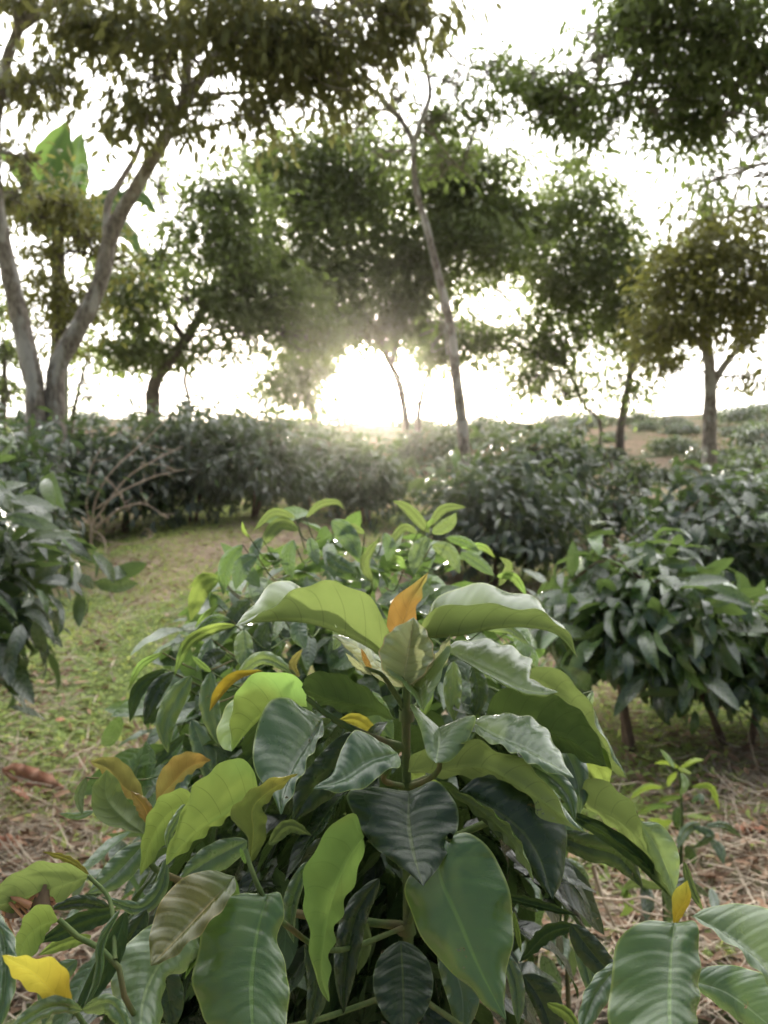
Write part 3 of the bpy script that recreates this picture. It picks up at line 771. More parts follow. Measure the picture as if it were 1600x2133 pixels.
# thin tree right
shade_tree('shade_tree', 'thin airy tree on the crest between the slender tree and the right tree',
    [([(1292, 900, 22), (1302, 840, 22), (1312, 780, 22), (1318, 700, 22), (1280, 620, 22), (1230, 560, 22)], .13, .05),
     ([(1250, 880, 22), (1222, 850, 22), (1203, 815, 22), (1180, 760, 22)], .06, .03),
     ([(1280, 620, 22), (1180, 470, 22), (1130, 370, 22), (1080, 320, 22), (1020, 300, 22)], .07, .02),
     ([(1312, 780, 22), (1360, 700, 22), (1400, 640, 22)], .06, .03)],
    [(930, 730, 60, 30, 22, 10), (1000, 720, 50, 30, 22, 10), (1090, 790, 60, 35, 22, 10), (1180, 820, 70, 25, 22, 7), (1310, 830, 50, 25, 22, 6), (1240, 610, 80, 45, 21, 22), (1330, 570, 70, 45, 21, 18), (1150, 600, 80, 40, 21, 18), (1330, 660, 70, 45, 21, 18), (1030, 490, 100, 60, 21, 34), (1120, 450, 90, 60, 21, 32), (1210, 470, 90, 60, 21, 32), (1130, 540, 110, 45, 21, 26), (1240, 550, 90, 50, 21, 24),
     (1310, 500, 80, 60, 21, 26), (1000, 560, 70, 40, 21, 16), (1190, 640, 110, 45, 22, 22), (1290, 640, 90, 50, 22, 22), (1120, 690, 90, 40, 22, 15),
     (1230, 720, 110, 45, 22, 20), (1330, 720, 80, 50, 22, 15), (1150, 770, 80, 35, 22, 10), (1100, 740, 60, 30, 22, 8), (1160, 390, 70, 40, 21, 12),
     (1240, 410, 50, 30, 21, 8), (980, 690, 60, 40, 22, 12), (1290, 790, 60, 35, 22, 6), (940, 700, 50, 50, 22, 12), (1210, 340, 30, 20, 21, 3)],
    M_TREE, 56, .23, 92, M_BARKD, .3, .85)
# right tree
shade_tree('shade_tree', 'sturdy tree at the right with a straight upright trunk and a low yellowish-green crown',
    [([(1478, 975, 14), (1478, 900, 14), (1480, 820, 14), (1478, 760, 14), (1470, 680, 14), (1480, 560, 14)], .155, .07),
     ([(1480, 810, 14), (1510, 760, 14), (1560, 700, 14), (1610, 640, 14)], .08, .03),
     ([(1475, 740, 14), (1430, 680, 14), (1390, 620, 14)], .06, .03),
     ([(1478, 600, 14), (1510, 480, 14), (1540, 380, 14), (1545, 300, 14)], .05, .015),
     ([(1500, 500, 14), (1470, 380, 14), (1450, 290, 14)], .035, .012)],
    [(1390, 560, 80, 50, 13.5, 24), (1470, 520, 80, 50, 13.5, 26), (1560, 520, 70, 60, 13.5, 26), (1420, 640, 90, 50, 13.5, 28), (1510, 620, 90, 60, 13.5, 34),
     (1590, 620, 60, 60, 13.5, 20), (1380, 690, 70, 40, 13.5, 14), (1470, 700, 80, 40, 13.5, 20), (1560, 710, 70, 35, 13.5, 14), (1370, 770, 60, 35, 14, 6),
     (1450, 460, 60, 40, 14, 10), (1550, 440, 50, 40, 14, 8), (1430, 390, 35, 35, 14, 4), (1560, 790, 60, 30, 14, 4), (1640, 560, 80, 100, 13.5, 24)],
    M_TREEYE, 57, .18, 62, M_BARK, .3, .5)
# low far tree by the sun
shade_tree('shade_tree', 'low feathery tree just left of the sun on the crest',
    [([(655, 900, 30), (650, 850, 30), (640, 800, 30)], .16, .08),
     ([(650, 850, 30), (610, 810, 30)], .07, .04)],
    [(600, 790, 70, 45, 29, 22), (660, 770, 60, 35, 29, 16), (640, 830, 70, 35, 29, 18), (570, 830, 45, 35, 29, 10), (690, 720, 60, 25, 29, 9), (610, 740, 50, 25, 29, 8), (660, 862, 40, 20, 29, 6)],
    M_TREE, 58, .30, 80, M_BARKD, .2, .95)
shade_tree('shade_tree', 'small sunlit tree with bare twigs just right of the sun',
    [([(868, 905, 26), (872, 860, 26), (885, 800, 26), (905, 740, 26)], .10, .05),
     ([(872, 850, 26), (850, 800, 26), (835, 760, 26)], .06, .03)],
    [(870, 720, 70, 30, 26, 12), (900, 700, 50, 30, 26, 8), (830, 800, 20, 28, 26, 2), (790, 700, 60, 25, 26, 9), (880, 770, 40, 20, 26, 3)],
    M_TREEYE, 59, .26, 80, M_BARKD, .2, .8)
shade_tree('shade_tree', 'faint thin tree in the bright gap right of the forked trunk',
    [([(150, 880, 24), (160, 830, 24), (175, 770, 24), (190, 720, 24)], .09, .03)],
    [(180, 800, 35, 30, 24, 4), (200, 830, 45, 20, 24, 3), (215, 760, 50, 30, 24, 8), (165, 740, 50, 30, 24, 8)],
    M_TREE, 60, .26, 34, M_BARKD, .2, .8)
shade_tree('shade_tree', 'low leafy tree filling the left edge behind the forked trunk',
    [([(5, 880, 18), (8, 820, 18), (10, 740, 18)], .12, .05)],
    [(10, 740, 50, 40, 18, 16), (20, 820, 35, 40, 18, 9), (-40, 780, 60, 70, 18, 18), (0, 640, 50, 50, 18, 12)],
    M_TREE, 61, .2, 50, M_BARKD, .3, .6)

# ------------------------------------------------------------------ banana plant
def banana():
    x, y, _ = P(120, 900, 12.5)
    gz = float(ground_z(x, y))
    e = empty('banana_plant', (x, y, gz), 'banana plant with broad upright leaves rising behind the forked tree', 'banana plant')
    top = P(120, 480, 12.5)
    bag = Bag(); bag.add(tube([(x, y, gz - .1), (x + .03, y, (gz + top[2]) / 2), top], .17, .10, 12, 20))
    bag.build('pseudostem', M_STEM, e)
    spec = [([(110, 500), (98, 400), (116, 320), (142, 248)], 82, 12.5), ([(120, 480), (146, 400), (158, 320), (172, 275)], 60, 12.9),
            ([(120, 480), (200, 430), (240, 400), (262, 420)], 30, 12.2), ([(120, 485), (230, 430), (290, 410), (330, 450)], 32, 12.9),
            ([(120, 480), (60, 390), (20, 330), (-30, 300)], 24, 12.4), ([(120, 480), (160, 380), (170, 350), (186, 375)], 24, 12.0),
            ([(120, 480), (60, 440), (10, 400), (-40, 430)], 30, 12.0), ([(120, 490), (190, 470), (260, 480), (300, 540)], 30, 12.3)]
    for i, (m, w, D) in enumerate(spec):
        rail_leaf('leaf', m, w, w * .9, (D, D + .2), 'T' if i % 2 else 'U', M_BANANA, e, .15, -.05, 30, 9, .02, seed=i + 300, waves=7)
banana()

# ------------------------------------------------------------------ nearest coffee plant
def nearest_plant():
    s0 = P(848, 1900, .86)
    gz = float(ground_z(s0[0], s0[1]))
    e = empty('coffee_plant', (s0[0], s0[1], gz), 'nearest coffee plant with huge glossy leaves arching from an upright green stem', 'coffee plant')
    bag = Bag(); bag.add(tube([(s0[0], s0[1], gz - .05), P(850, 2133, .86), P(850, 1900, .86), P(848, 1700, .86), P(846, 1550, .86), P(846, 1440, .855), P(848, 1400, .85)], .011, .0045, 12, 60, .03, np.random.default_rng(1)))
    for yy in (1490, 1640, 1790, 1930, 2060):       # swollen nodes
        bag.add(tube([P(847, yy + 12, .86), P(847, yy, .86), P(847, yy - 12, .86)], .0085 + (yy - 1490) * .000006, .0085, 12, 5))
    bag.build('stem', M_STEM, e)
    br = [([(846, 1480, .86), (820, 1440, .85), (795, 1405, .84), (762, 1392, .83)], .004, .002),
          ([(846, 1560, .86), (760, 1530, .86), (690, 1495, .86), (640, 1455, .87)], .005, .003),
          ([(847, 1640, .86), (890, 1625, .83), (915, 1600, .80), (912, 1560, .79)], .0035, .0025),
          ([(847, 1640, .86), (800, 1625, .82), (815, 1590, .78)], .0035, .0025),
          ([(846, 1500, .86), (890, 1440, .88), (925, 1370, .86)], .004, .003),
          ([(847, 1640, .86), (950, 1590, .85), (1000, 1520, .82)], .0045, .003),
          ([(848, 1790, .86), (1000, 1720, .90), (1110, 1680, .90), (1210, 1660, .88)], .005, .003),
          ([(848, 1930, .86), (700, 1980, .76), (600, 1930, .68), (550, 1870, .63), (520, 1800, .63), (512, 1770, .64)], .005, .0025),
          ([(848, 1930, .86), (600, 1900, .82), (420, 1850, .76), (312, 1800, .74), (318, 1730, .76), (310, 1680, .79)], .005, .0025),
          ([(848, 2060, .86), (600, 2140, .70), (350, 2140, .60), (270, 2100, .56), (240, 2000, .56), (160, 1950, .57), (122, 1915, .57)], .005, .0025),
          ([(300, 2140, .60), (200, 2150, .52), (155, 2105, .5)], .003, .002),
          ([(848, 2060, .86), (1050, 2180, .74), (1300, 2160, .64), (1400, 2040, .60), (1404, 1930, .585)], .005, .0025),
          ([(850, 1790, .86), (800, 1760, .80), (762, 1745, .72)], .004, .003),
          ([(850, 1930, .86), (900, 1800, .80), (938, 1742, .71)], .004, .003),
          ([(240, 2000, .56), (230, 1880, .60), (185, 1825, .61)], .003, .002)]
    for pts, r0, r1 in br:
        if min(q[2] for q in pts) < .66: r0, r1 = r0 * .62, r1 * .8
        g = Bag(); g.add(tube([P(*q) for q in pts], r0, r1, 8, 26, .04, np.random.default_rng(len(pts))))
        g.build('branch', M_STEM, e)
    k = [0]
    def L(M, A, B, D, f, mat, dA=0., dB=0., lab=None, **kw):
        k[0] += 1
        rail_leaf('leaf', M, A, B, D, f, mat, e, dA, dB, seed=k[0], label=lab, **kw)
    # crown of the plant
    L([(838, 1395), (740, 1335), (640, 1299), (545, 1296), (490, 1304)], [(805, 1300), (765, 1240), (700, 1213), (640, 1218), (590, 1246), (535, 1286)],
      [(700, 1260), (630, 1235), (600, 1206), (560, 1222), (520, 1268)], (.85, .80), 'U', M_GREEN, -.02, .045, 'long arching leaf showing its yellow-green underside, left of the central tuft')
    L([(866, 1330), (940, 1327), (1050, 1308), (1130, 1312), (1172, 1332), (1203, 1372)], [(895, 1276), (960, 1258), (1050, 1263), (1120, 1272), (1165, 1300), (1190, 1328)],
      [(915, 1243), (985, 1218), (1060, 1229), (1110, 1247), (1150, 1283), (1178, 1316)], (.85, .80), 'U', M_GREEN, -.015, .05, 'long arching leaf right of the central tuft')
    L([(848, 1410), (838, 1330), (848, 1270), (872, 1228), (892, 1192)], [(812, 1350), (806, 1300), (818, 1250), (850, 1224)], [(858, 1350), (864, 1290), (878, 1240)], (.87, .86), 'U', M_ORANGE, .0, .015, 'young orange leaf standing upright')
    L([(838, 1432), (846, 1385), (856, 1330), (862, 1286)], [(806, 1408), (790, 1362), (812, 1316)], [(872, 1415), (904, 1368), (890, 1318)], (.82, .84), 'T', M_BLUSH, -.03, -.03, 'young pinkish cupped leaf')
    L([(856, 1425), (884, 1385), (892, 1345), (868, 1303)], 20, 16, (.83, .84), 'T', M_ORANGE, -.01, 0, 'young yellow-orange leaf in the tuft')
    L([(850, 1432), (895, 1405), (918, 1368), (938, 1322)], 22, 26, (.83, .83), 'T', M_BLUSH, -.02, .01, 'young pinkish leaf with a twisted tip')
    L([(850, 1425), (862, 1430), (875, 1450), (882, 1482)], [(780, 1370), (810, 1400), (845, 1430)], [(935, 1345), (925, 1390), (905, 1440)], (.84, .79), 'T', M_PALE, -.01, -.01)
    L([(838, 1430), (790, 1392), (748, 1352), (694, 1322)], 30, 26, (.88, .92), 'T', M_BLUSH, .0, .02)
    L([(700, 1300), (705, 1330), (694, 1355)], 16, 18, (.95, .94), 'T', M_PALE)
    L([(775, 1405), (748, 1388), (720, 1360)], 12, 10, (.83, .82), 'T', M_BLUSH, .005)
    L([(775, 1400), (762, 1375), (752, 1350)], 9, 9, (.84, .84), 'U', M_ORANGE)
    L([(925, 1352), (1000, 1393), (1070, 1428), (1115, 1441), (1163, 1442)], [(955, 1336), (1010, 1332), (1065, 1348), (1106, 1376), (1100, 1408), (1130, 1428)],
      [(960, 1375), (1015, 1407), (1075, 1440), (1125, 1452)], (.84, .78), 'T', M_PALE, .045, .0, 'pale smooth leaf just below the right arching one')
    L([(1080, 1445), (1150, 1445), (1215, 1490), (1262, 1560), (1306, 1622)], [(1095, 1402), (1130, 1387), (1185, 1410), (1225, 1462), (1258, 1540), (1290, 1598)],
      [(1110, 1460), (1165, 1475), (1215, 1530), (1262, 1595)], (.96, .90), 'U', M_GREEN, -.01, .03)
    L([(1010, 1500), (1100, 1522), (1180, 1538), (1264, 1597)], [(1025, 1455), (1065, 1428), (1150, 1448), (1205, 1478), (1245, 1535)],
      [(1080, 1535), (1160, 1560), (1230, 1592)], (.88, .84), 'U', M_DARK, -.02, .02)
    L([(1145, 1520), (1195, 1560), (1238, 1592), (1268, 1640)], [(1190, 1528), (1235, 1545), (1264, 1566), (1274, 1605)], [(1175, 1562), (1208, 1602), (1245, 1632)], (.93, .92), 'U', M_LIME, 0, 0)
    L([(985, 1505), (1050, 1545), (1110, 1572), (1196, 1621)], [(1015, 1490), (1080, 1488), (1122, 1504), (1150, 1538), (1172, 1580)],
      [(1000, 1535), (1060, 1562), (1110, 1592), (1155, 1612)], (.80, .72), 'T', M_PALE, .03, -.012, 'pale leaf with fine ridges, above the dark arching leaf')
    L([(915, 1515), (914, 1550), (908, 1590)], [(856, 1466), (876, 1520), (890, 1572)], [(988, 1490), (975, 1540), (940, 1584)], (.80, .76), 'T', M_PALE, .01, .01, 'cupped glossy leaf in front of the stem', wave=.001)
    L([(850, 1608), (930, 1603), (1010, 1602), (1090, 1645), (1160, 1692), (1216, 1733)], [(860, 1570), (920, 1553), (1000, 1545), (1068, 1578), (1110, 1594), (1150, 1652), (1190, 1712)],
      [(940, 1620), (1020, 1620), (1080, 1665), (1150, 1712)], (.83, .71), 'U', M_GREEN, -.015, .02, 'long dark green leaf arching right from the stem')
    L([(1115, 1505), (1180, 1570), (1205, 1640), (1205, 1705)], 44, 60, (.90, .84), 'T', M_SLATE)
    L([(1100, 1590), (1150, 1620), (1185, 1660), (1198, 1712)], 30, 26, (.78, .74), 'T', M_SLATE)
    L([(828, 1568), (765, 1590), (712, 1625), (652, 1643)], [(800, 1548), (775, 1535), (742, 1520), (714, 1555), (694, 1608)], [(834, 1595), (800, 1608), (768, 1636), (715, 1650)], (.76, .70), 'T', M_SLATE, .015, -.01, 'grey-green pointed leaf left of the stem')
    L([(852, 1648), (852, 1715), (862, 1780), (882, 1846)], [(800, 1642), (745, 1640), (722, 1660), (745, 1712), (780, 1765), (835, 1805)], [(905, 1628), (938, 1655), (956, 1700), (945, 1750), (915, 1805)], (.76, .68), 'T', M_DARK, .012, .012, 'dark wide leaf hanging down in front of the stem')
    L([(925, 1745), (915, 1820), (955, 1915), (1000, 2020), (1055, 2126)], [(880, 1790), (843, 1850), (862, 1915), (905, 1990), (955, 2035), (1010, 2092)],
      [(975, 1735), (1025, 1775), (1062, 1860), (1069, 1950), (1052, 2050)], (.72, .64), 'T', M_GREEN, .01, .01, 'largest leaf, bright green, hanging at the lower centre')
    L([(955, 1650), (1050, 1700), (1115, 1770), (1152, 1875)], [(1000, 1618), (1070, 1635), (1130, 1660), (1170, 1705), (1182, 1770), (1170, 1830)], [(1010, 1715), (1070, 1775), (1115, 1830)], (.78, .72), 'T', M_DARK, .02, 0)
    L([(935, 1645), (1000, 1690), (1060, 1745), (1112, 1835)], 24, 16, (.76, .70), 'U', M_GREEN, -.01, .01)
    L([(758, 1742), (722, 1800), (692, 1880), (676, 1960), (670, 2030), (686, 2088)], [(738, 1693), (700, 1712), (665, 1755), (640, 1800), (630, 1850), (640, 1920), (650, 2000), (668, 2060)],
      [(755, 1790), (728, 1860), (702, 1930), (688, 2000)], (.72, .66), 'U', M_LIME, -.01, .03, 'narrow yellow-green leaf hanging left of the stem with its underside showing')
    L([(640, 1795), (612, 1870), (606, 1920), (612, 1965)], 18, 30, (.74, .72), 'T', M_SLATE)
    L([(557, 1862), (538, 1940), (525, 2050), (528, 2170)], [(500, 1862), (440, 1885), (415, 1970), (402, 2050), (440, 2140)], [(583, 1860), (592, 1905), (578, 1960), (596, 2015), (602, 2070), (590, 2145)], (.63, .56), 'T', M_GREEN, .008, .008, 'broad shiny green leaf hanging at the bottom left of centre')
    L([(490, 1825), (440, 1880), (380, 1945), (314, 2012)], [(430, 1813), (372, 1836), (332, 1885), (312, 1950)], [(488, 1858), (445, 1915), (395, 1965), (350, 2000)], (.62, .56), 'T', M_BRONZE, .01, -.01, 'shiny bronze-green young leaf at the lower left')
    L([(410, 1925), (335, 2005), (300, 2080), (292, 2160)], [(320, 1925), (255, 1980), (232, 2060), (250, 2150)], [(420, 1990), (385, 2022), (345, 2045), (332, 2140)], (.62, .55), 'T', M_PALE, .01, .01)
    L([(490, 1830), (480, 1890), (420, 1960), (385, 2040)], 26, 26, (.64, .6), 'U', M_LIME)
    L([(520, 1802), (528, 1735), (527, 1685), (560, 1650), (621, 1612)], [(514, 1740), (480, 1702), (498, 1668), (555, 1626)], [(548, 1762), (556, 1712), (550, 1680), (592, 1636)], (.65, .64), 'U', M_BRONZE, -.008, .008, 'twisted bronze young leaf pointing up right')
    L([(512, 1800), (505, 1780), (500, 1765)], 7, 7, (.64, .64), 'U', M_LIME)
    L([(672, 1498), (648, 1545), (612, 1600), (592, 1650), (585, 1698)], [(640, 1478), (600, 1455), (565, 1458), (540, 1500), (527, 1560), (532, 1605), (562, 1648)],
      [(674, 1525), (650, 1568), (628, 1615), (605, 1662)], (.82, .72), 'T', M_SLATE, .01, -.012, 'large smooth grey-green leaf left of the stem, folded along its rib')
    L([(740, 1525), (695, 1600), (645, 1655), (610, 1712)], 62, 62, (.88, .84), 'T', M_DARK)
    L([(640, 1472), (575, 1477), (530, 1510), (483, 1565)], [(632, 1425), (595, 1402), (535, 1403), (497, 1435), (480, 1500)], [(560, 1445), (500, 1445), (462, 1490), (452, 1535), (466, 1560)], (.90, .84), 'U', M_LIME, -.02, .03, 'yellow-green leaf arching left with its underside showing')
    L([(548, 1398), (492, 1420), (436, 1482)], [(530, 1395), (480, 1402), (445, 1440)], 10, (.96, .94), 'U', M_YELLOW, 0, .02, 'yellowish leaf edge behind the arching one')
    L([(495, 1405), (550, 1372), (618, 1405)], 24, 18, (1.0, .98), 'T', M_PALE)
    L([(624, 1410), (612, 1385), (630, 1352)], 16, 10, (.98, .98), 'U', M_ORANGE, 0, 0, 'small upright orange leaf')
    L([(824, 1500), (755, 1470), (690, 1458), (628, 1432)], [(780, 1448), (730, 1413), (680, 1399), (642, 1406)], [(760, 1488), (700, 1478), (650, 1455)], (.86, .88), 'U', M_DARK, -.015, .02)
    L([(785, 1532), (745, 1500), (704, 1500)], 24, 22, (.93, .92), 'U', M_YELLOW, 0, 0, 'yellow leaf behind the grey-green ones')
    L([(690, 1500), (665, 1510), (640, 1520)], 12, 18, (.84, .82), 'U', M_GREEN)
    L([(770, 1440), (790, 1490), (820, 1540)], 36, 34, (.95, .94), 'T', M_SLATE)
    L([(945, 1378), (942, 1440), (946, 1502)], 30, 28, (.98, .96), 'T', M_GREEN)
    L([(985, 1385), (998, 1440), (985, 1497)], 30, 26, (1.02, 1.0), 'T', M_DARK)
    L([(870, 1400), (890, 1440), (880, 1500)], 20, 24, (.92, .92), 'U', M_LIME)
    L([(885, 1625), (910, 1640), (935, 1665)], 18, 14, (.92, .92), 'U', M_LIME)
    L([(850, 1600), (870, 1625), (855, 1660)], 30, 26, (.95, .95), 'U', M_LIME)
    # right side
    L([(1205, 1672), (1280, 1705), (1332, 1752), (1368, 1808), (1402, 1872)], [(1222, 1622), (1265, 1630), (1312, 1668), (1345, 1722), (1366, 1785)], [(1260, 1712), (1320, 1768), (1360, 1825)], (.86, .78), 'U', M_GREEN, -.01, .02, 'long yellow-green leaf sloping down to the right')
    L([(1335, 1712), (1368, 1765), (1392, 1818), (1404, 1872)], [(1345, 1760), (1370, 1815)], [(1375, 1716), (1408, 1760), (1416, 1810)], (.80, .76), 'T', M_PALE, .01, 0)
    L([(1150, 1735), (1220, 1762), (1290, 1785), (1340, 1850)], 44, 44, (.90, .88), 'T', M_DARK)
    L([(1180, 1690), (1265, 1738), (1340, 1795), (1404, 1875)], 26, 26, (.84, .80), 'U', M_DARK)
    L([(1425, 1795), (1440, 1850), (1466, 1900)], 14, 14, (.74, .72), 'U', M_GREEN)
    L([(1404, 1934), (1410, 1905), (1428, 1875), (1432, 1834)], [(1400, 1890), (1402, 1860), (1420, 1842)], [(1424, 1905), (1440, 1870)], (.585, .58), 'U', M_YELLOW, -.004, .004, 'folded yellow young leaf standing at the branch tip', wave=.0006)
    L([(1404, 1922), (1398, 2000), (1396, 2080), (1396, 2180)], [(1345, 1918), (1290, 1955), (1274, 2040), (1276, 2150)], [(1450, 1922), (1458, 2000), (1456, 2080), (1445, 2150)], (.57, .50), 'T', M_GREEN, .008, .008, 'broad shiny leaf hanging at the lower right below the yellow bud')
    L([(1443, 1908), (1520, 1958), (1585, 2010), (1650, 2095)], [(1475, 1890), (1540, 1883), (1600, 1893), (1670, 1960)], [(1470, 1930), (1540, 1982), (1592, 2040), (1640, 2100)], (.59, .54), 'T', M_PALE, .02, -.01)
    L([(1430, 2040), (1520, 2072), (1620, 2150)], [(1480, 2012), (1560, 2018), (1650, 2070)], [(1470, 2075), (1530, 2120), (1590, 2160)], (.66, .62), 'T', M_SLATE, .01, 0)
    L([(1300, 2000), (1245, 2065), (1205, 2160)], 44, 36, (.62, .58), 'T', M_SLATE)
    L([(1190, 1925), (1235, 1985), (1300, 2060)], 40, 44, (.74, .72), 'T', M_DARK)
    L([(1200, 1940), (1220, 2010), (1240, 2090)], 30, 26, (.78, .76), 'T', M_SLATE)
    L([(1045, 1868), (1110, 1885), (1200, 1908)], 22, 10, (.80, .78), 'U', M_DARK)
    L([(1200, 1928), (1140, 1945), (1082, 2005)], 26, 26, (.80, .80), 'U', M_DARK)
    L([(1070, 1900), (1078, 1940), (1086, 1985)], 8, 10, (.82, .82), 'U', M_LIME)
    L([(1050, 1980), (1075, 2050), (1080, 2140)], 26, 22, (.78, .76), 'T', M_SLATE)
    L([(1090, 2030), (1130, 2090), (1160, 2180)], 60, 30, (.84, .82), 'T', M_DARK)
    L([(1140, 2090), (1180, 2110), (1210, 2150)], 16, 22, (.80, .78), 'U', M_LIME)
    # lower middle
    L([(790, 1830), (745, 1900), (722, 2000), (715, 2115)], 40, 44, (.80, .76), 'T', M_DARK)
    L([(835, 1960), (840, 2050), (842, 2160)], 95, 95, (.80, .74), 'T', M_DARK)
    L([(920, 1960), (960, 2060), (965, 2160)], 60, 50, (.84, .80), 'T', M_SLATE)
    L([(740, 1900), (755, 1960), (745, 2030)], 30, 20, (.82, .80), 'U', M_GREEN)
    L([(620, 1800), (690, 1760), (720, 1840)], 30, 40, (.86, .84), 'T', M_DARK)
    L([(560, 1760), (600, 1720), (650, 1740)], 20, 26, (.80, .80), 'U', M_GREEN)
    L([(640, 1960), (660, 2050), (640, 2150)], 40, 30, (.72, .70), 'T', M_DARK)
    # left side
    L([(302, 1738), (255, 1702), (222, 1660), (222, 1603)], [(255, 1728), (200, 1702), (192, 1642)], [(300, 1695), (266, 1668), (246, 1625)], (.78, .80), 'U', M_GREEN, -.01, .01, 'broad green leaf standing just below the young orange ones at the left')
    L([(302, 1668), (258, 1640), (225, 1602), (187, 1586)], [(288, 1625), (252, 1583), (215, 1577)], [(275, 1668), (240, 1635)], (.83, .84), 'U', M_ORANGE, 0, .01, 'young orange leaf arching left')
    L([(325, 1668), (360, 1632), (395, 1598), (440, 1583)], [(328, 1622), (360, 1578), (402, 1566)], [(345, 1662), (380, 1625), (412, 1602)], (.80, .80), 'U', M_ORANGE, -.008, .01, 'young orange leaf arching right')
    L([(312, 1716), (300, 1680), (272, 1648)], 26, 22, (.78, .77), 'T', M_ORANGE, .005, .005)
    L([(408, 1672), (352, 1692), (316, 1745), (292, 1824)], [(385, 1643), (332, 1662), (302, 1718), (294, 1780)], [(385, 1705), (345, 1755), (310, 1805)], (.76, .72), 'U', M_LIME, -.01, .01)
    L([(540, 1655), (480, 1692), (412, 1735), (345, 1802)], [(525, 1600), (492, 1578), (450, 1598), (402, 1640), (380, 1692), (352, 1760)], [(500, 1690), (440, 1728), (380, 1778)], (.76, .68), 'U', M_LIME, -.015, .02, 'broad yellow-green leaf pointing down left')
    L([(385, 1675), (372, 1700), (352, 1740), (352, 1780)], 12, 16, (.70, .69), 'T', M_PALE)
    L([(302, 1755), (262, 1800), (225, 1835), (183, 1862)], 42, 46, (.76, .72), 'T', M_SLATE)
    L([(345, 1790), (335, 1850), (290, 1892), (210, 1868)], 22, 26, (.70, .68), 'T', M_SLATE)
    L([(186, 1826), (120, 1845), (60, 1865), (-30, 1895)], [(150, 1802), (80, 1796), (20, 1826), (-20, 1860)], [(150, 1862), (100, 1890), (30, 1900)], (.61, .58), 'U', M_GREEN, -.008, .008, 'yellow-green leaf reaching past the left edge')
    L([(186, 1822), (145, 1792), (88, 1774)], 12, 12, (.62, .62), 'U', M_BRONZE)
    L([(122, 1918), (82, 1930), (50, 1962), (32, 2028)], [(100, 1884), (60, 1898), (34, 1955)], [(105, 1932), (75, 1985), (42, 2018)], (.57, .54), 'U', M_LIME, -.008, .008)
    L([(245, 1900), (170, 1920), (80, 1965)], 34, 30, (.62, .60), 'U', M_DARK)
    L([(235, 1895), (170, 1880), (100, 1895)], 22, 24, (.66, .64), 'T', M_DARK)
    L([(152, 2108), (100, 2055), (62, 2022), (4, 1990)], [(142, 2030), (118, 2000), (58, 1993)], [(112, 2098), (62, 2062), (28, 2035)], (.50, .48), 'U', M_YELLOW, -.004, .004, 'orange-yellow young leaf in the lower left corner')
    L([(172, 2104), (105, 2098), (15, 2150)], 26, 34, (.50, .47), 'T', M_GREEN)
    L([(172, 2104), (232, 2090), (275, 2160)], 26, 40, (.50, .48), 'T', M_GREEN)
    L([(-35, 1880), (8, 1960), (10, 2060), (-10, 2160)], 36, 30, (.55, .5), 'T', M_SLATE)
    L([(262, 1900), (232, 1990), (190, 2065), (150, 2120)], 36, 36, (.58, .55), 'U', M_DARK)
    L([(250, 1895), (215, 1960), (205, 2040), (170, 2110)], 10, 18, (.56, .54), 'T', M_SLATE)
    L([(305, 1895), (262, 1975), (245, 2050)], 38, 30, (.66, .64), 'T', M_DARK)
    L([(515, 1752), (440, 1790), (368, 1838)], 48, 44, (.80, .77), 'T', M_SLATE)
    L([(545, 1560), (500, 1600), (438, 1655)], 34, 34, (.90, .88), 'U', M_DARK)
    L([(190, 1950), (130, 1965), (80, 1990)], 24, 20, (.64, .62), 'U', M_LIME)
    L([(330, 1990), (350, 2070), (360, 2150)], 50, 40, (.68, .66), 'T', M_DARK)
    L([(160, 2000), (110, 2050), (90, 2140)], 36, 40, (.58, .56), 'T', M_SLATE)
    # leaves deep inside the plant, interior shade put into their dark colour
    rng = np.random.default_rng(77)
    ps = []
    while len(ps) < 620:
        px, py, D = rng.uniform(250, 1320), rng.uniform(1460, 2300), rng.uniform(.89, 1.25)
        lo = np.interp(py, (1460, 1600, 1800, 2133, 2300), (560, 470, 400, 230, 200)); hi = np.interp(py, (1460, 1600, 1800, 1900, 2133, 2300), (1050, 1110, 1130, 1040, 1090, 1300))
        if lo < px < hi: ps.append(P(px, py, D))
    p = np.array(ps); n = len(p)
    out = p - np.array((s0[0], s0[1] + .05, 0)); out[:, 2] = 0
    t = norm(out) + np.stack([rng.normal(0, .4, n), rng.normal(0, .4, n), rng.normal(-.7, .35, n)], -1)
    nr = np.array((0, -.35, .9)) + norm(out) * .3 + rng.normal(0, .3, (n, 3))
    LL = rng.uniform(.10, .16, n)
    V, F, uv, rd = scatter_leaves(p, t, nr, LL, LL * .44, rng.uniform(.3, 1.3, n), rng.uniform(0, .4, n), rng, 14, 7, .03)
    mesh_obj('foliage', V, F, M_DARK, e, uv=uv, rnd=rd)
nearest_plant()

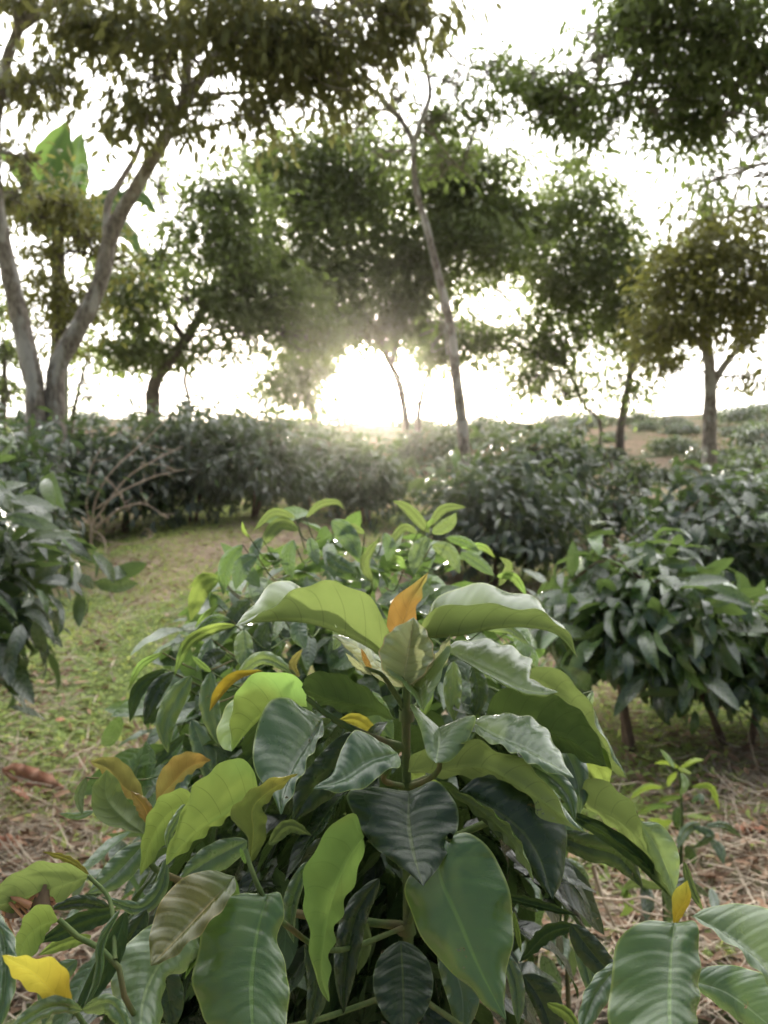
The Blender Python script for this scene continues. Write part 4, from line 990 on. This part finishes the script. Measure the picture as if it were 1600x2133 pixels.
# ------------------------------------------------------------------ coffee plant right behind it
def second_plant():
    c = P(720, 1300, 1.75)
    gz = float(ground_z(c[0], c[1]))
    e = empty('coffee_plant', (c[0], c[1], gz), 'rounded coffee plant with smaller leaves directly behind the nearest one', 'coffee plant')
    for dx in (-.06, .07):
        g = Bag(); g.add(tube([(c[0] + dx, c[1], gz - .05), (c[0] + dx * 1.6, c[1], .7), (c[0] + dx * 3, c[1], 1.15)], .014, .006, 8, 20))
        g.build('stem', M_STEMD, e)
    k = [400]; lf = []
    def L(M, w, D, f, mat, w2=None, dA=0., dB=0.):
        k[0] += 1
        lf.append(rail_leaf('leaf', M, w, w if w2 is None else w2, (D, D - .03), f, mat, e, dA, dB, 26, 9, .003, seed=k[0]))
    def L2(M, *a):
        L(M, *a)
        b0 = P(*M[0], a[1]); ax = np.array((c[0], 1.9, b0[2] - .16)); en = b0 * .70 + ax * .30
        g = Bag(); g.add(tube([b0, (b0 + en) / 2 + (0, 0, -.025), en], .0012, .0018, 6, 10))
        g.build('petiole', M_STEM, e).parent = lf[-1]
    for a in [([(638, 1078), (665, 1052), (700, 1046), (719, 1062)], 12, 1.75, 'U', M_GREEN), ([(615, 1078), (570, 1068), (528, 1106)], 14, 1.7, 'U', M_GREEN),
              ([(622, 1104), (582, 1092), (538, 1145)], 22, 1.68, 'U', M_GREEN), ([(612, 1125), (600, 1160), (608, 1208)], 24, 1.62, 'T', M_BUSHLT),
              ([(645, 1120), (652, 1145), (662, 1178)], 20, 1.62, 'T', M_BUSHLT), ([(690, 1085), (720, 1110), (752, 1168)], 32, 1.7, 'T', M_SLATE),
              ([(680, 1150), (700, 1170), (745, 1195)], 24, 1.66, 'T', M_SLATE), ([(760, 1110), (730, 1100), (705, 1115)], 14, 1.72, 'U', M_GREEN),
              ([(800, 1110), (812, 1140), (806, 1170)], 20, 1.62, 'T', M_BUSHLT), ([(870, 1110), (840, 1100), (808, 1140)], 14, 1.66, 'U', M_GREEN),
              ([(895, 1110), (850, 1060), (818, 1043)], 18, 1.6, 'U', M_GREEN), ([(895, 1095), (925, 1060), (972, 1056)], 15, 1.6, 'U', M_GREEN),
              ([(900, 1110), (935, 1090), (950, 1068)], 22, 1.58, 'T', M_PALE), ([(888, 1100), (895, 1090), (905, 1080)], 8, 1.58, 'U', M_LIME),
              ([(895, 1120), (870, 1150), (862, 1200)], 26, 1.56, 'T', M_PALE), ([(900, 1135), (935, 1150), (958, 1195)], 24, 1.56, 'T', M_PALE),
              ([(930, 1120), (970, 1130), (1000, 1150)], 16, 1.58, 'T', M_BUSHLT), ([(960, 1140), (1005, 1140), (1032, 1162)], 12, 1.6, 'U', M_LIME),
              ([(960, 1150), (1000, 1175), (1030, 1200)], 20, 1.6, 'T', M_SLATE), ([(1035, 1200), (1070, 1203), (1098, 1242)], 14, 1.6, 'U', M_LIME),
              ([(1040, 1220), (1060, 1180), (1040, 1160)], 14, 1.62, 'U', M_GREEN), ([(455, 1200), (420, 1200), (392, 1228)], 8, 1.5, 'U', M_LIME),
              ([(455, 1205), (418, 1230), (396, 1295)], 28, 1.48, 'U', M_LIME), ([(505, 1135), (472, 1175), (465, 1240)], 24, 1.5, 'T', M_BUSHLT),
              ([(535, 1158), (505, 1180), (490, 1228)], 28, 1.46, 'T', M_SLATE), ([(545, 1120), (530, 1150), (540, 1180)], 18, 1.55, 'T', M_SLATE),
              ([(520, 1120), (508, 1105), (504, 1085)], 6, 1.5, 'U', M_LIME), ([(520, 1250), (490, 1280), (475, 1320)], 26, 1.4, 'T', M_DARK),
              ([(490, 1302), (440, 1312), (390, 1342), (362, 1410)], 18, 1.25, 'U', M_LIME), ([(480, 1290), (440, 1290), (395, 1330)], 12, 1.35, 'T', M_BUSHLT),
              ([(455, 1260), (425, 1285), (405, 1310)], 10, 1.4, 'U', M_LIME), ([(508, 1312), (507, 1350), (506, 1395)], 30, 1.2, 'T', M_GREEN),
              ([(398, 1408), (366, 1455), (344, 1510), (350, 1570)], 34, 1.15, 'T', M_GREEN), ([(440, 1400), (436, 1465), (456, 1556)], 32, 1.12, 'T', M_GREEN),
              ([(440, 1400), (420, 1385), (398, 1365)], 10, 1.15, 'U', M_LIME), ([(338, 1360), (292, 1388), (266, 1440)], 12, 1.25, 'U', M_LIME),
              ([(345, 1395), (290, 1435), (270, 1505)], 22, 1.24, 'U', M_DARK), ([(360, 1400), (325, 1440), (300, 1510)], 26, 1.22, 'T', M_DARK),
              ([(380, 1430), (340, 1480), (300, 1510)], 20, 1.26, 'U', M_DARK), ([(400, 1500), (430, 1580), (440, 1640)], 34, 1.15, 'T', M_SLATE),
              ([(440, 1330), (425, 1370), (410, 1400)], 20, 1.3, 'T', M_SLATE), ([(385, 1530), (345, 1570), (322, 1600)], 14, 1.2, 'U', M_DARK),
              ([(470, 1360), (440, 1370), (420, 1400)], 24, 1.24, 'T', M_DARK), ([(590, 1285), (580, 1305), (578, 1325)], 16, 1.3, 'T', M_GREEN),
              ([(628, 1285), (622, 1315), (636, 1352)], 28, 1.28, 'T', M_SLATE), ([(560, 1290), (545, 1340), (560, 1390)], 30, 1.32, 'T', M_DARK),
              ([(400, 1590), (375, 1640), (400, 1680)], 26, 1.1, 'T', M_SLATE), ([(1070, 1310), (1090, 1340), (1098, 1380)], 26, 1.2, 'T', M_SLATE),
              ([(1010, 1310), (1060, 1310), (1105, 1345)], 16, 1.15, 'T', M_PALE), ([(1235, 1440), (1225, 1480), (1245, 1510)], 14, 1.1, 'T', M_PALE),
              ([(1080, 1330), (1110, 1370), (1120, 1390)], 20, 1.25, 'T', M_BUSHLT), ([(775, 1215), (760, 1170), (790, 1120)], 16, 1.6, 'U', M_GREEN),
              ([(842, 1185), (830, 1165), (808, 1175)], 12, 1.54, 'U', M_LIME), ([(180, 1620), (165, 1660), (172, 1700)], 16, .95, 'U', M_GREEN),
              ([(195, 1690), (160, 1700), (122, 1695)], 12, .95, 'T', M_SLATE)]:
        L2(*a)
    rng = np.random.default_rng(91)
    V, F, uv, rd = bush_leaves((c[0] + .0, 1.92, .87), (.46, .40, .57), 1500, .125, rng, 8, 5, .03, .5, -.6, .12)
    V2, F2, uv2, rd2 = bush_leaves((-.28, 1.55, .80), (.25, .25, .42), 240, .13, rng, 8, 5, .03, .5, -.6, .12)
    mesh_obj('foliage', np.vstack([V, V2]), np.vstack([F, F2 + len(V)]), M_BUSHLT, e, uv=np.vstack([uv, uv2]), rnd=np.r_[rd, rd2])
second_plant()

# ------------------------------------------------------------------ seedlings
def seedling(px, py, D, label, leaves, seed, mat):
    c = P(px, py, D); gz = float(ground_z(c[0], c[1]))
    e = empty('coffee_seedling', (c[0], c[1], gz), label, 'seedling', 'young coffee seedlings')
    g = Bag(); g.add(tube([(c[0], c[1], gz - .03), (c[0] + .01, c[1], (gz + c[2]) / 2), c], .008, .003, 7, 14)); g.build('stem', M_STEM, e)
    for i, (M, w, f, m) in enumerate(leaves):
        rail_leaf('leaf', M, w, w, (D + .03 * math.sin(i * 2.1), D + .08 * math.sin(i * 2.7 + 1)), f, m, e, .01, -.005, 20, 7, .002, seed=seed + i)
seedling(1415, 1600, 2.7, 'small seedling with lime-green top leaves on the brown litter at the right', [
    ([(1415, 1600), (1390, 1588), (1362, 1590)], 8, 'T', M_FRESH), ([(1415, 1602), (1445, 1585), (1468, 1583)], 8, 'T', M_FRESH), ([(1412, 1600), (1425, 1605), (1442, 1612)], 7, 'T', M_FRESH),
    ([(1410, 1608), (1396, 1625), (1392, 1640)], 10, 'T', M_FRESH), ([(1420, 1610), (1428, 1635), (1415, 1660)], 12, 'T', M_LIME), ([(1405, 1600), (1392, 1580), (1375, 1560)], 8, 'T', M_LIME),
    ([(1380, 1640), (1345, 1640), (1310, 1665)], 10, 'T', M_FRESH), ([(1440, 1640), (1480, 1640), (1500, 1690)], 10, 'U', M_FRESH), ([(1420, 1660), (1385, 1665), (1370, 1675)], 10, 'T', M_LIME),
    ([(1400, 1680), (1360, 1680), (1320, 1700)], 10, 'T', M_LIME), ([(1415, 1680), (1410, 1700), (1412, 1730)], 16, 'T', M_BUSHLT), ([(1440, 1670), (1460, 1660), (1465, 1680)], 10, 'T', M_BUSHLT),
    ([(1430, 1700), (1450, 1700), (1478, 1705)], 7, 'T', M_FRESH), ([(1460, 1715), (1430, 1730), (1410, 1770)], 18, 'T', M_PALE), ([(1470, 1720), (1510, 1720), (1545, 1745)], 12, 'T', M_BUSHLT),
    ([(1480, 1750), (1500, 1770), (1508, 1800)], 16, 'T', M_BUSHLT), ([(1400, 1710), (1380, 1715), (1350, 1705)], 12, 'U', M_FRESH), ([(1430, 1760), (1440, 1790), (1425, 1800)], 18, 'T', M_BUSHLT),
    ([(1440, 1720), (1480, 1740), (1440, 1770)], 14, 'T', M_BUSHLT)], 600, M_LIME)
seedling(1175, 1800, 1.35, 'seedling with fresh bright green ribbed leaves behind the largest leaf', [
    ([(1165, 1790), (1205, 1820), (1225, 1885)], 26, 'T', M_BUSHLT), ([(1120, 1800), (1105, 1840), (1120, 1900)], 30, 'T', M_BUSHLT), ([(1160, 1850), (1200, 1890), (1232, 1935)], 30, 'T', M_BUSHLT),
    ([(1130, 1860), (1110, 1910), (1120, 1960)], 32, 'T', M_BUSHLT), ([(1150, 1920), (1170, 1970), (1172, 2020)], 28, 'T', M_BUSHLT), ([(1130, 1990), (1150, 2040), (1165, 2090)], 28, 'T', M_SLATE),
    ([(1095, 1920), (1080, 1960), (1085, 2010)], 24, 'T', M_SLATE), ([(1170, 1960), (1190, 2000), (1185, 2050)], 20, 'T', M_GREEN)], 650, M_BUSHLT)
seedling(1380, 1850, 2.0, 'dark low seedling in the shade behind the long yellow-green leaf', [
    ([(1300, 1850), (1310, 1890), (1290, 1910)], 16, 'U', M_LIME), ([(1340, 1840), (1350, 1880), (1345, 1920)], 22, 'T', M_BUSH), ([(1380, 1850), (1400, 1890), (1380, 1940)], 20, 'T', M_BUSH),
    ([(1380, 1850), (1320, 1840), (1290, 1870)], 16, 'U', M_GREEN), ([(1480, 1850), (1490, 1890), (1470, 1910)], 16, 'T', M_SLATE), ([(1380, 1850), (1430, 1840), (1480, 1870)], 16, 'T', M_BUSH)], 680, M_BUSH)

# ------------------------------------------------------------------ dead wood and fallen leaves
def stick(pts, r, label, name='fallen_stick', group='dry sticks on the slope', mat=M_TWIG):
    """pts as photo (x,y,D); lies on or leans over the ground"""
    q = [P(*a) for a in pts]
    b0 = q[0]
    rng = np.random.default_rng(int(abs(pts[0][0])) + 3)
    g = Bag(); g.add(tube(q, r, r * .45, 6, len(q) * 6, .08, rng))
    o = g.build(name, mat)
    return tag(o, label, 'stick', group)
def gp(x, y):
    """photo pixel -> distance where the sight line meets the ground"""
    for D in np.arange(1.5, 30, .05):
        q = P(x, y, D)
        if q[2] < float(ground_z(q[0], q[1])) + .03: return D
    return 30
def lying(pts, r, label, **k): return stick([(x, y, gp(x, y)) for x, y in pts], r, label, **k)
lying([(160, 1190), (200, 1208), (212, 1212), (228, 1235), (242, 1262)], .010, 'bent pale stick lying on the green weeds beside the left bush')
lying([(105, 1425), (140, 1395), (160, 1370)], .007, 'short pale stick in the brown litter below the left bush')
lying([(260, 1490), (225, 1530), (212, 1570), (205, 1600)], .008, 'dry forked stalk standing out of the weeds left of the nearest plant')
lying([(255, 1495), (290, 1530), (318, 1580), (325, 1610)], .006, 'thin pale stalk beside the nearest plant at the left')
lying([(0, 1525), (60, 1530), (130, 1545), (210, 1575)], .005, 'long thin stalk lying across the weeds at the left')
lying([(30, 1590), (120, 1555), (200, 1550)], .005, 'thin stalk crossing the long one at the left')
lying([(130, 1740), (180, 1700), (240, 1650)], .005, 'straight straw stalk over the tangle at the lower left')
lying([(0, 1690), (60, 1740), (150, 1770)], .005, 'curved straw stalk near the left edge above the folded brown leaf')
lying([(190, 1720), (200, 1790), (230, 1830)], .005, 'pale stalk leaning in the straw tangle at the lower left')
lying([(1480, 1570), (1510, 1640), (1560, 1690), (1600, 1705)], .006, 'long curved stalk lying on the brown litter right of the seedling')
lying([(1500, 1745), (1560, 1760), (1620, 1785)], .006, 'pale stalk on the green weeds at the right edge')
stick([(1235, 1805, 2.0), (1255, 1870, 2.0), (1280, 1930, 2.0)], .006, 'brown stalk standing beside the bright ribbed seedling')
stick([(1230, 1870, 1.8), (1300, 1875, 1.9), (1350, 1870, 1.9), (1400, 1905, 2.0)], .004, 'thin reddish stem crossing behind the yellow bud')
stick([(1290, 1870, 1.9), (1340, 1900, 1.9), (1400, 1910, 2.0)], .003, 'thinner stem just under the reddish one behind the yellow bud')
lying([(1275, 1640), (1290, 1615), (1300, 1590)], .004, 'short twig below the tip of the dark arching leaf')
lying([(1305, 1680), (1345, 1660), (1380, 1640)], .005, 'bleached stalk at the left of the lime seedling')

def brushwood():
    rng = np.random.default_rng(9)
    c = P(200, 1110, 8.54)
    gz = float(ground_z(c[0], c[1]))
    e = empty('dead_bush', (c[0], c[1], gz), 'bare dead bush with pale dry branches in front of the long row', 'dead bush')
    sp = [[(190, 1110, 7), (200, 1040, 7), (235, 980, 7), (300, 920, 7.2), (340, 880, 7.3)], [(200, 1060, 7), (260, 1020, 7), (330, 990, 7.1), (385, 978, 7.2)],
          [(200, 985, 6.9), (230, 1005, 6.9), (255, 1040, 6.9), (262, 1065, 6.9)], [(190, 1110, 7), (180, 1050, 7), (185, 990, 7), (210, 930, 7.1)],
          [(200, 1100, 7), (250, 1060, 7), (300, 1050, 7), (350, 1080, 7)], [(200, 1080, 7), (260, 1000, 7), (320, 960, 7), (380, 930, 7.2)],
          [(190, 1110, 7), (215, 1120, 6.9), (222, 1160, 6.7)], [(230, 1140, 6.8), (290, 1130, 6.8), (320, 1115, 6.9)]]
    sp = [[(a, y_, d * 1.22) for a, y_, d in q] for q in sp]
    for s in sp:
        if s[0][1] > 1100:
            w = P(*s[0]); w[2] = float(ground_z(w[0], w[1])) - .05
        else: w = None
        g = Bag(); g.add(tube(([w] if w is not None else []) + [P(*a) for a in s], .013, .004, 6, 20, .06, rng))
        q = smooth_path(np.array([P(*a) for a in s]), 12)
        for j in range(5):
            a = q[rng.integers(4, 12)]; d = norm(rng.normal(0, 1, 3)) * rng.uniform(.1, .35); d[2] = abs(d[2]) * .7
            g.add(tube([a, a + d * .5 + rng.normal(0, .02, 3), a + d], .005, .002, 4, 6))
        g.build('branch', M_TWIG, e)
brushwood()

def fallen(M, A, B, label, mat=M_RUST, hi=.05, cat='dead leaf', name='fallen_leaf', wave=.012):
    D0, D1 = gp(*M[0]) - .05, gp(*M[-1]) - .05
    o = rail_leaf(name, M, A, B, (D0, D1), 'T', mat, None, .03, -.03, 30, 9, wave, seed=int(M[0][0]) + 5)
    tag(o, label, cat, 'big dry fallen leaves')
fallen([(0, 1605), (45, 1618), (95, 1640), (136, 1642)], [(30, 1590), (75, 1600), (110, 1618)], [(30, 1630), (80, 1652), (115, 1650)], 'long rusty brown dry leaf lying at the left edge above the others')
fallen([(20, 1640), (40, 1650), (62, 1668)], 12, 12, 'smaller brown curled leaf just under the long rusty one')
fallen([(-20, 1762), (20, 1757), (60, 1755)], [(0, 1740), (40, 1742)], [(0, 1775), (40, 1772)], 'rolled orange-brown leaf at the left edge above the lime leaf')
fallen([(210, 1755), (240, 1740), (265, 1735)], 12, 16, 'pale orange dead leaf in the straw left of the nearest plant')
fallen([(1520, 1725), (1560, 1722), (1600, 1728)], 10, 12, 'flat orange-brown leaf on the litter at the right edge')
fallen([(115, 1500), (128, 1498), (140, 1500)], 6, 6, 'small orange dead leaf on the green weeds at the left')

def flower():
    c = P(55, 1870, .60)
    e = empty('withered_flower', tuple(c), 'withered brown flower bud with orange stringy petals at the left edge', 'dried flower')
    g = Bag()
    for a in ((-.008, 0), (.012, .004)):
        b0 = c + (a[0], 0, -.012)
        g.add(tube([b0, b0 + (0, 0, .012), b0 + (0.003, 0, .024)], .009, .003, 8, 8))
    g.build('bud', M_STEMD, e)
    rng = np.random.default_rng(4)
    for k in range(9):
        s = c + rng.normal(0, .006, 3)
        g = Bag(); g.add(tube([s, s + (rng.normal(-.008, .012), 0, .006), s + (rng.normal(-.012, .02), 0, rng.uniform(-.03, .012))], .0022, .0007, 5, 8))
        g.build('petal', M_RUST, e)
flower()

# ------------------------------------------------------------------ thin haze, added mainly for the glow round the low sun
def haze():
    x0, x1, y0, y1, z0, z1 = -250, 250, -64, 272, -7.5, 26
    V = [(x, y, z) for x in (x0, x1) for y in (y0, y1) for z in (z0, z1)]
    F = [(0, 1, 3, 2), (4, 6, 7, 5), (0, 4, 5, 1), (2, 3, 7, 6), (0, 2, 6, 4), (1, 5, 7, 3)]
    m = bpy.data.materials.new('haze'); m.use_nodes = True
    nt = m.node_tree; nt.nodes.clear()
    out = nt.nodes.new('ShaderNodeOutputMaterial'); v = nt.nodes.new('ShaderNodeVolumePrincipled')
    v.inputs['Color'].default_value = (1, .92, .80, 1)
    v.inputs['Density'].default_value = .00034
    v.inputs['Anisotropy'].default_value = .9  # strong forward scatter stands in for lens bloom around the sun
    nt.links.new(v.outputs[0], out.inputs['Volume'])
    o = mesh_obj('haze', V, F, m, smooth=False)
    tag(o, 'thin haze in the air, added for the glow around the sun', None, None, 'stuff')
haze()
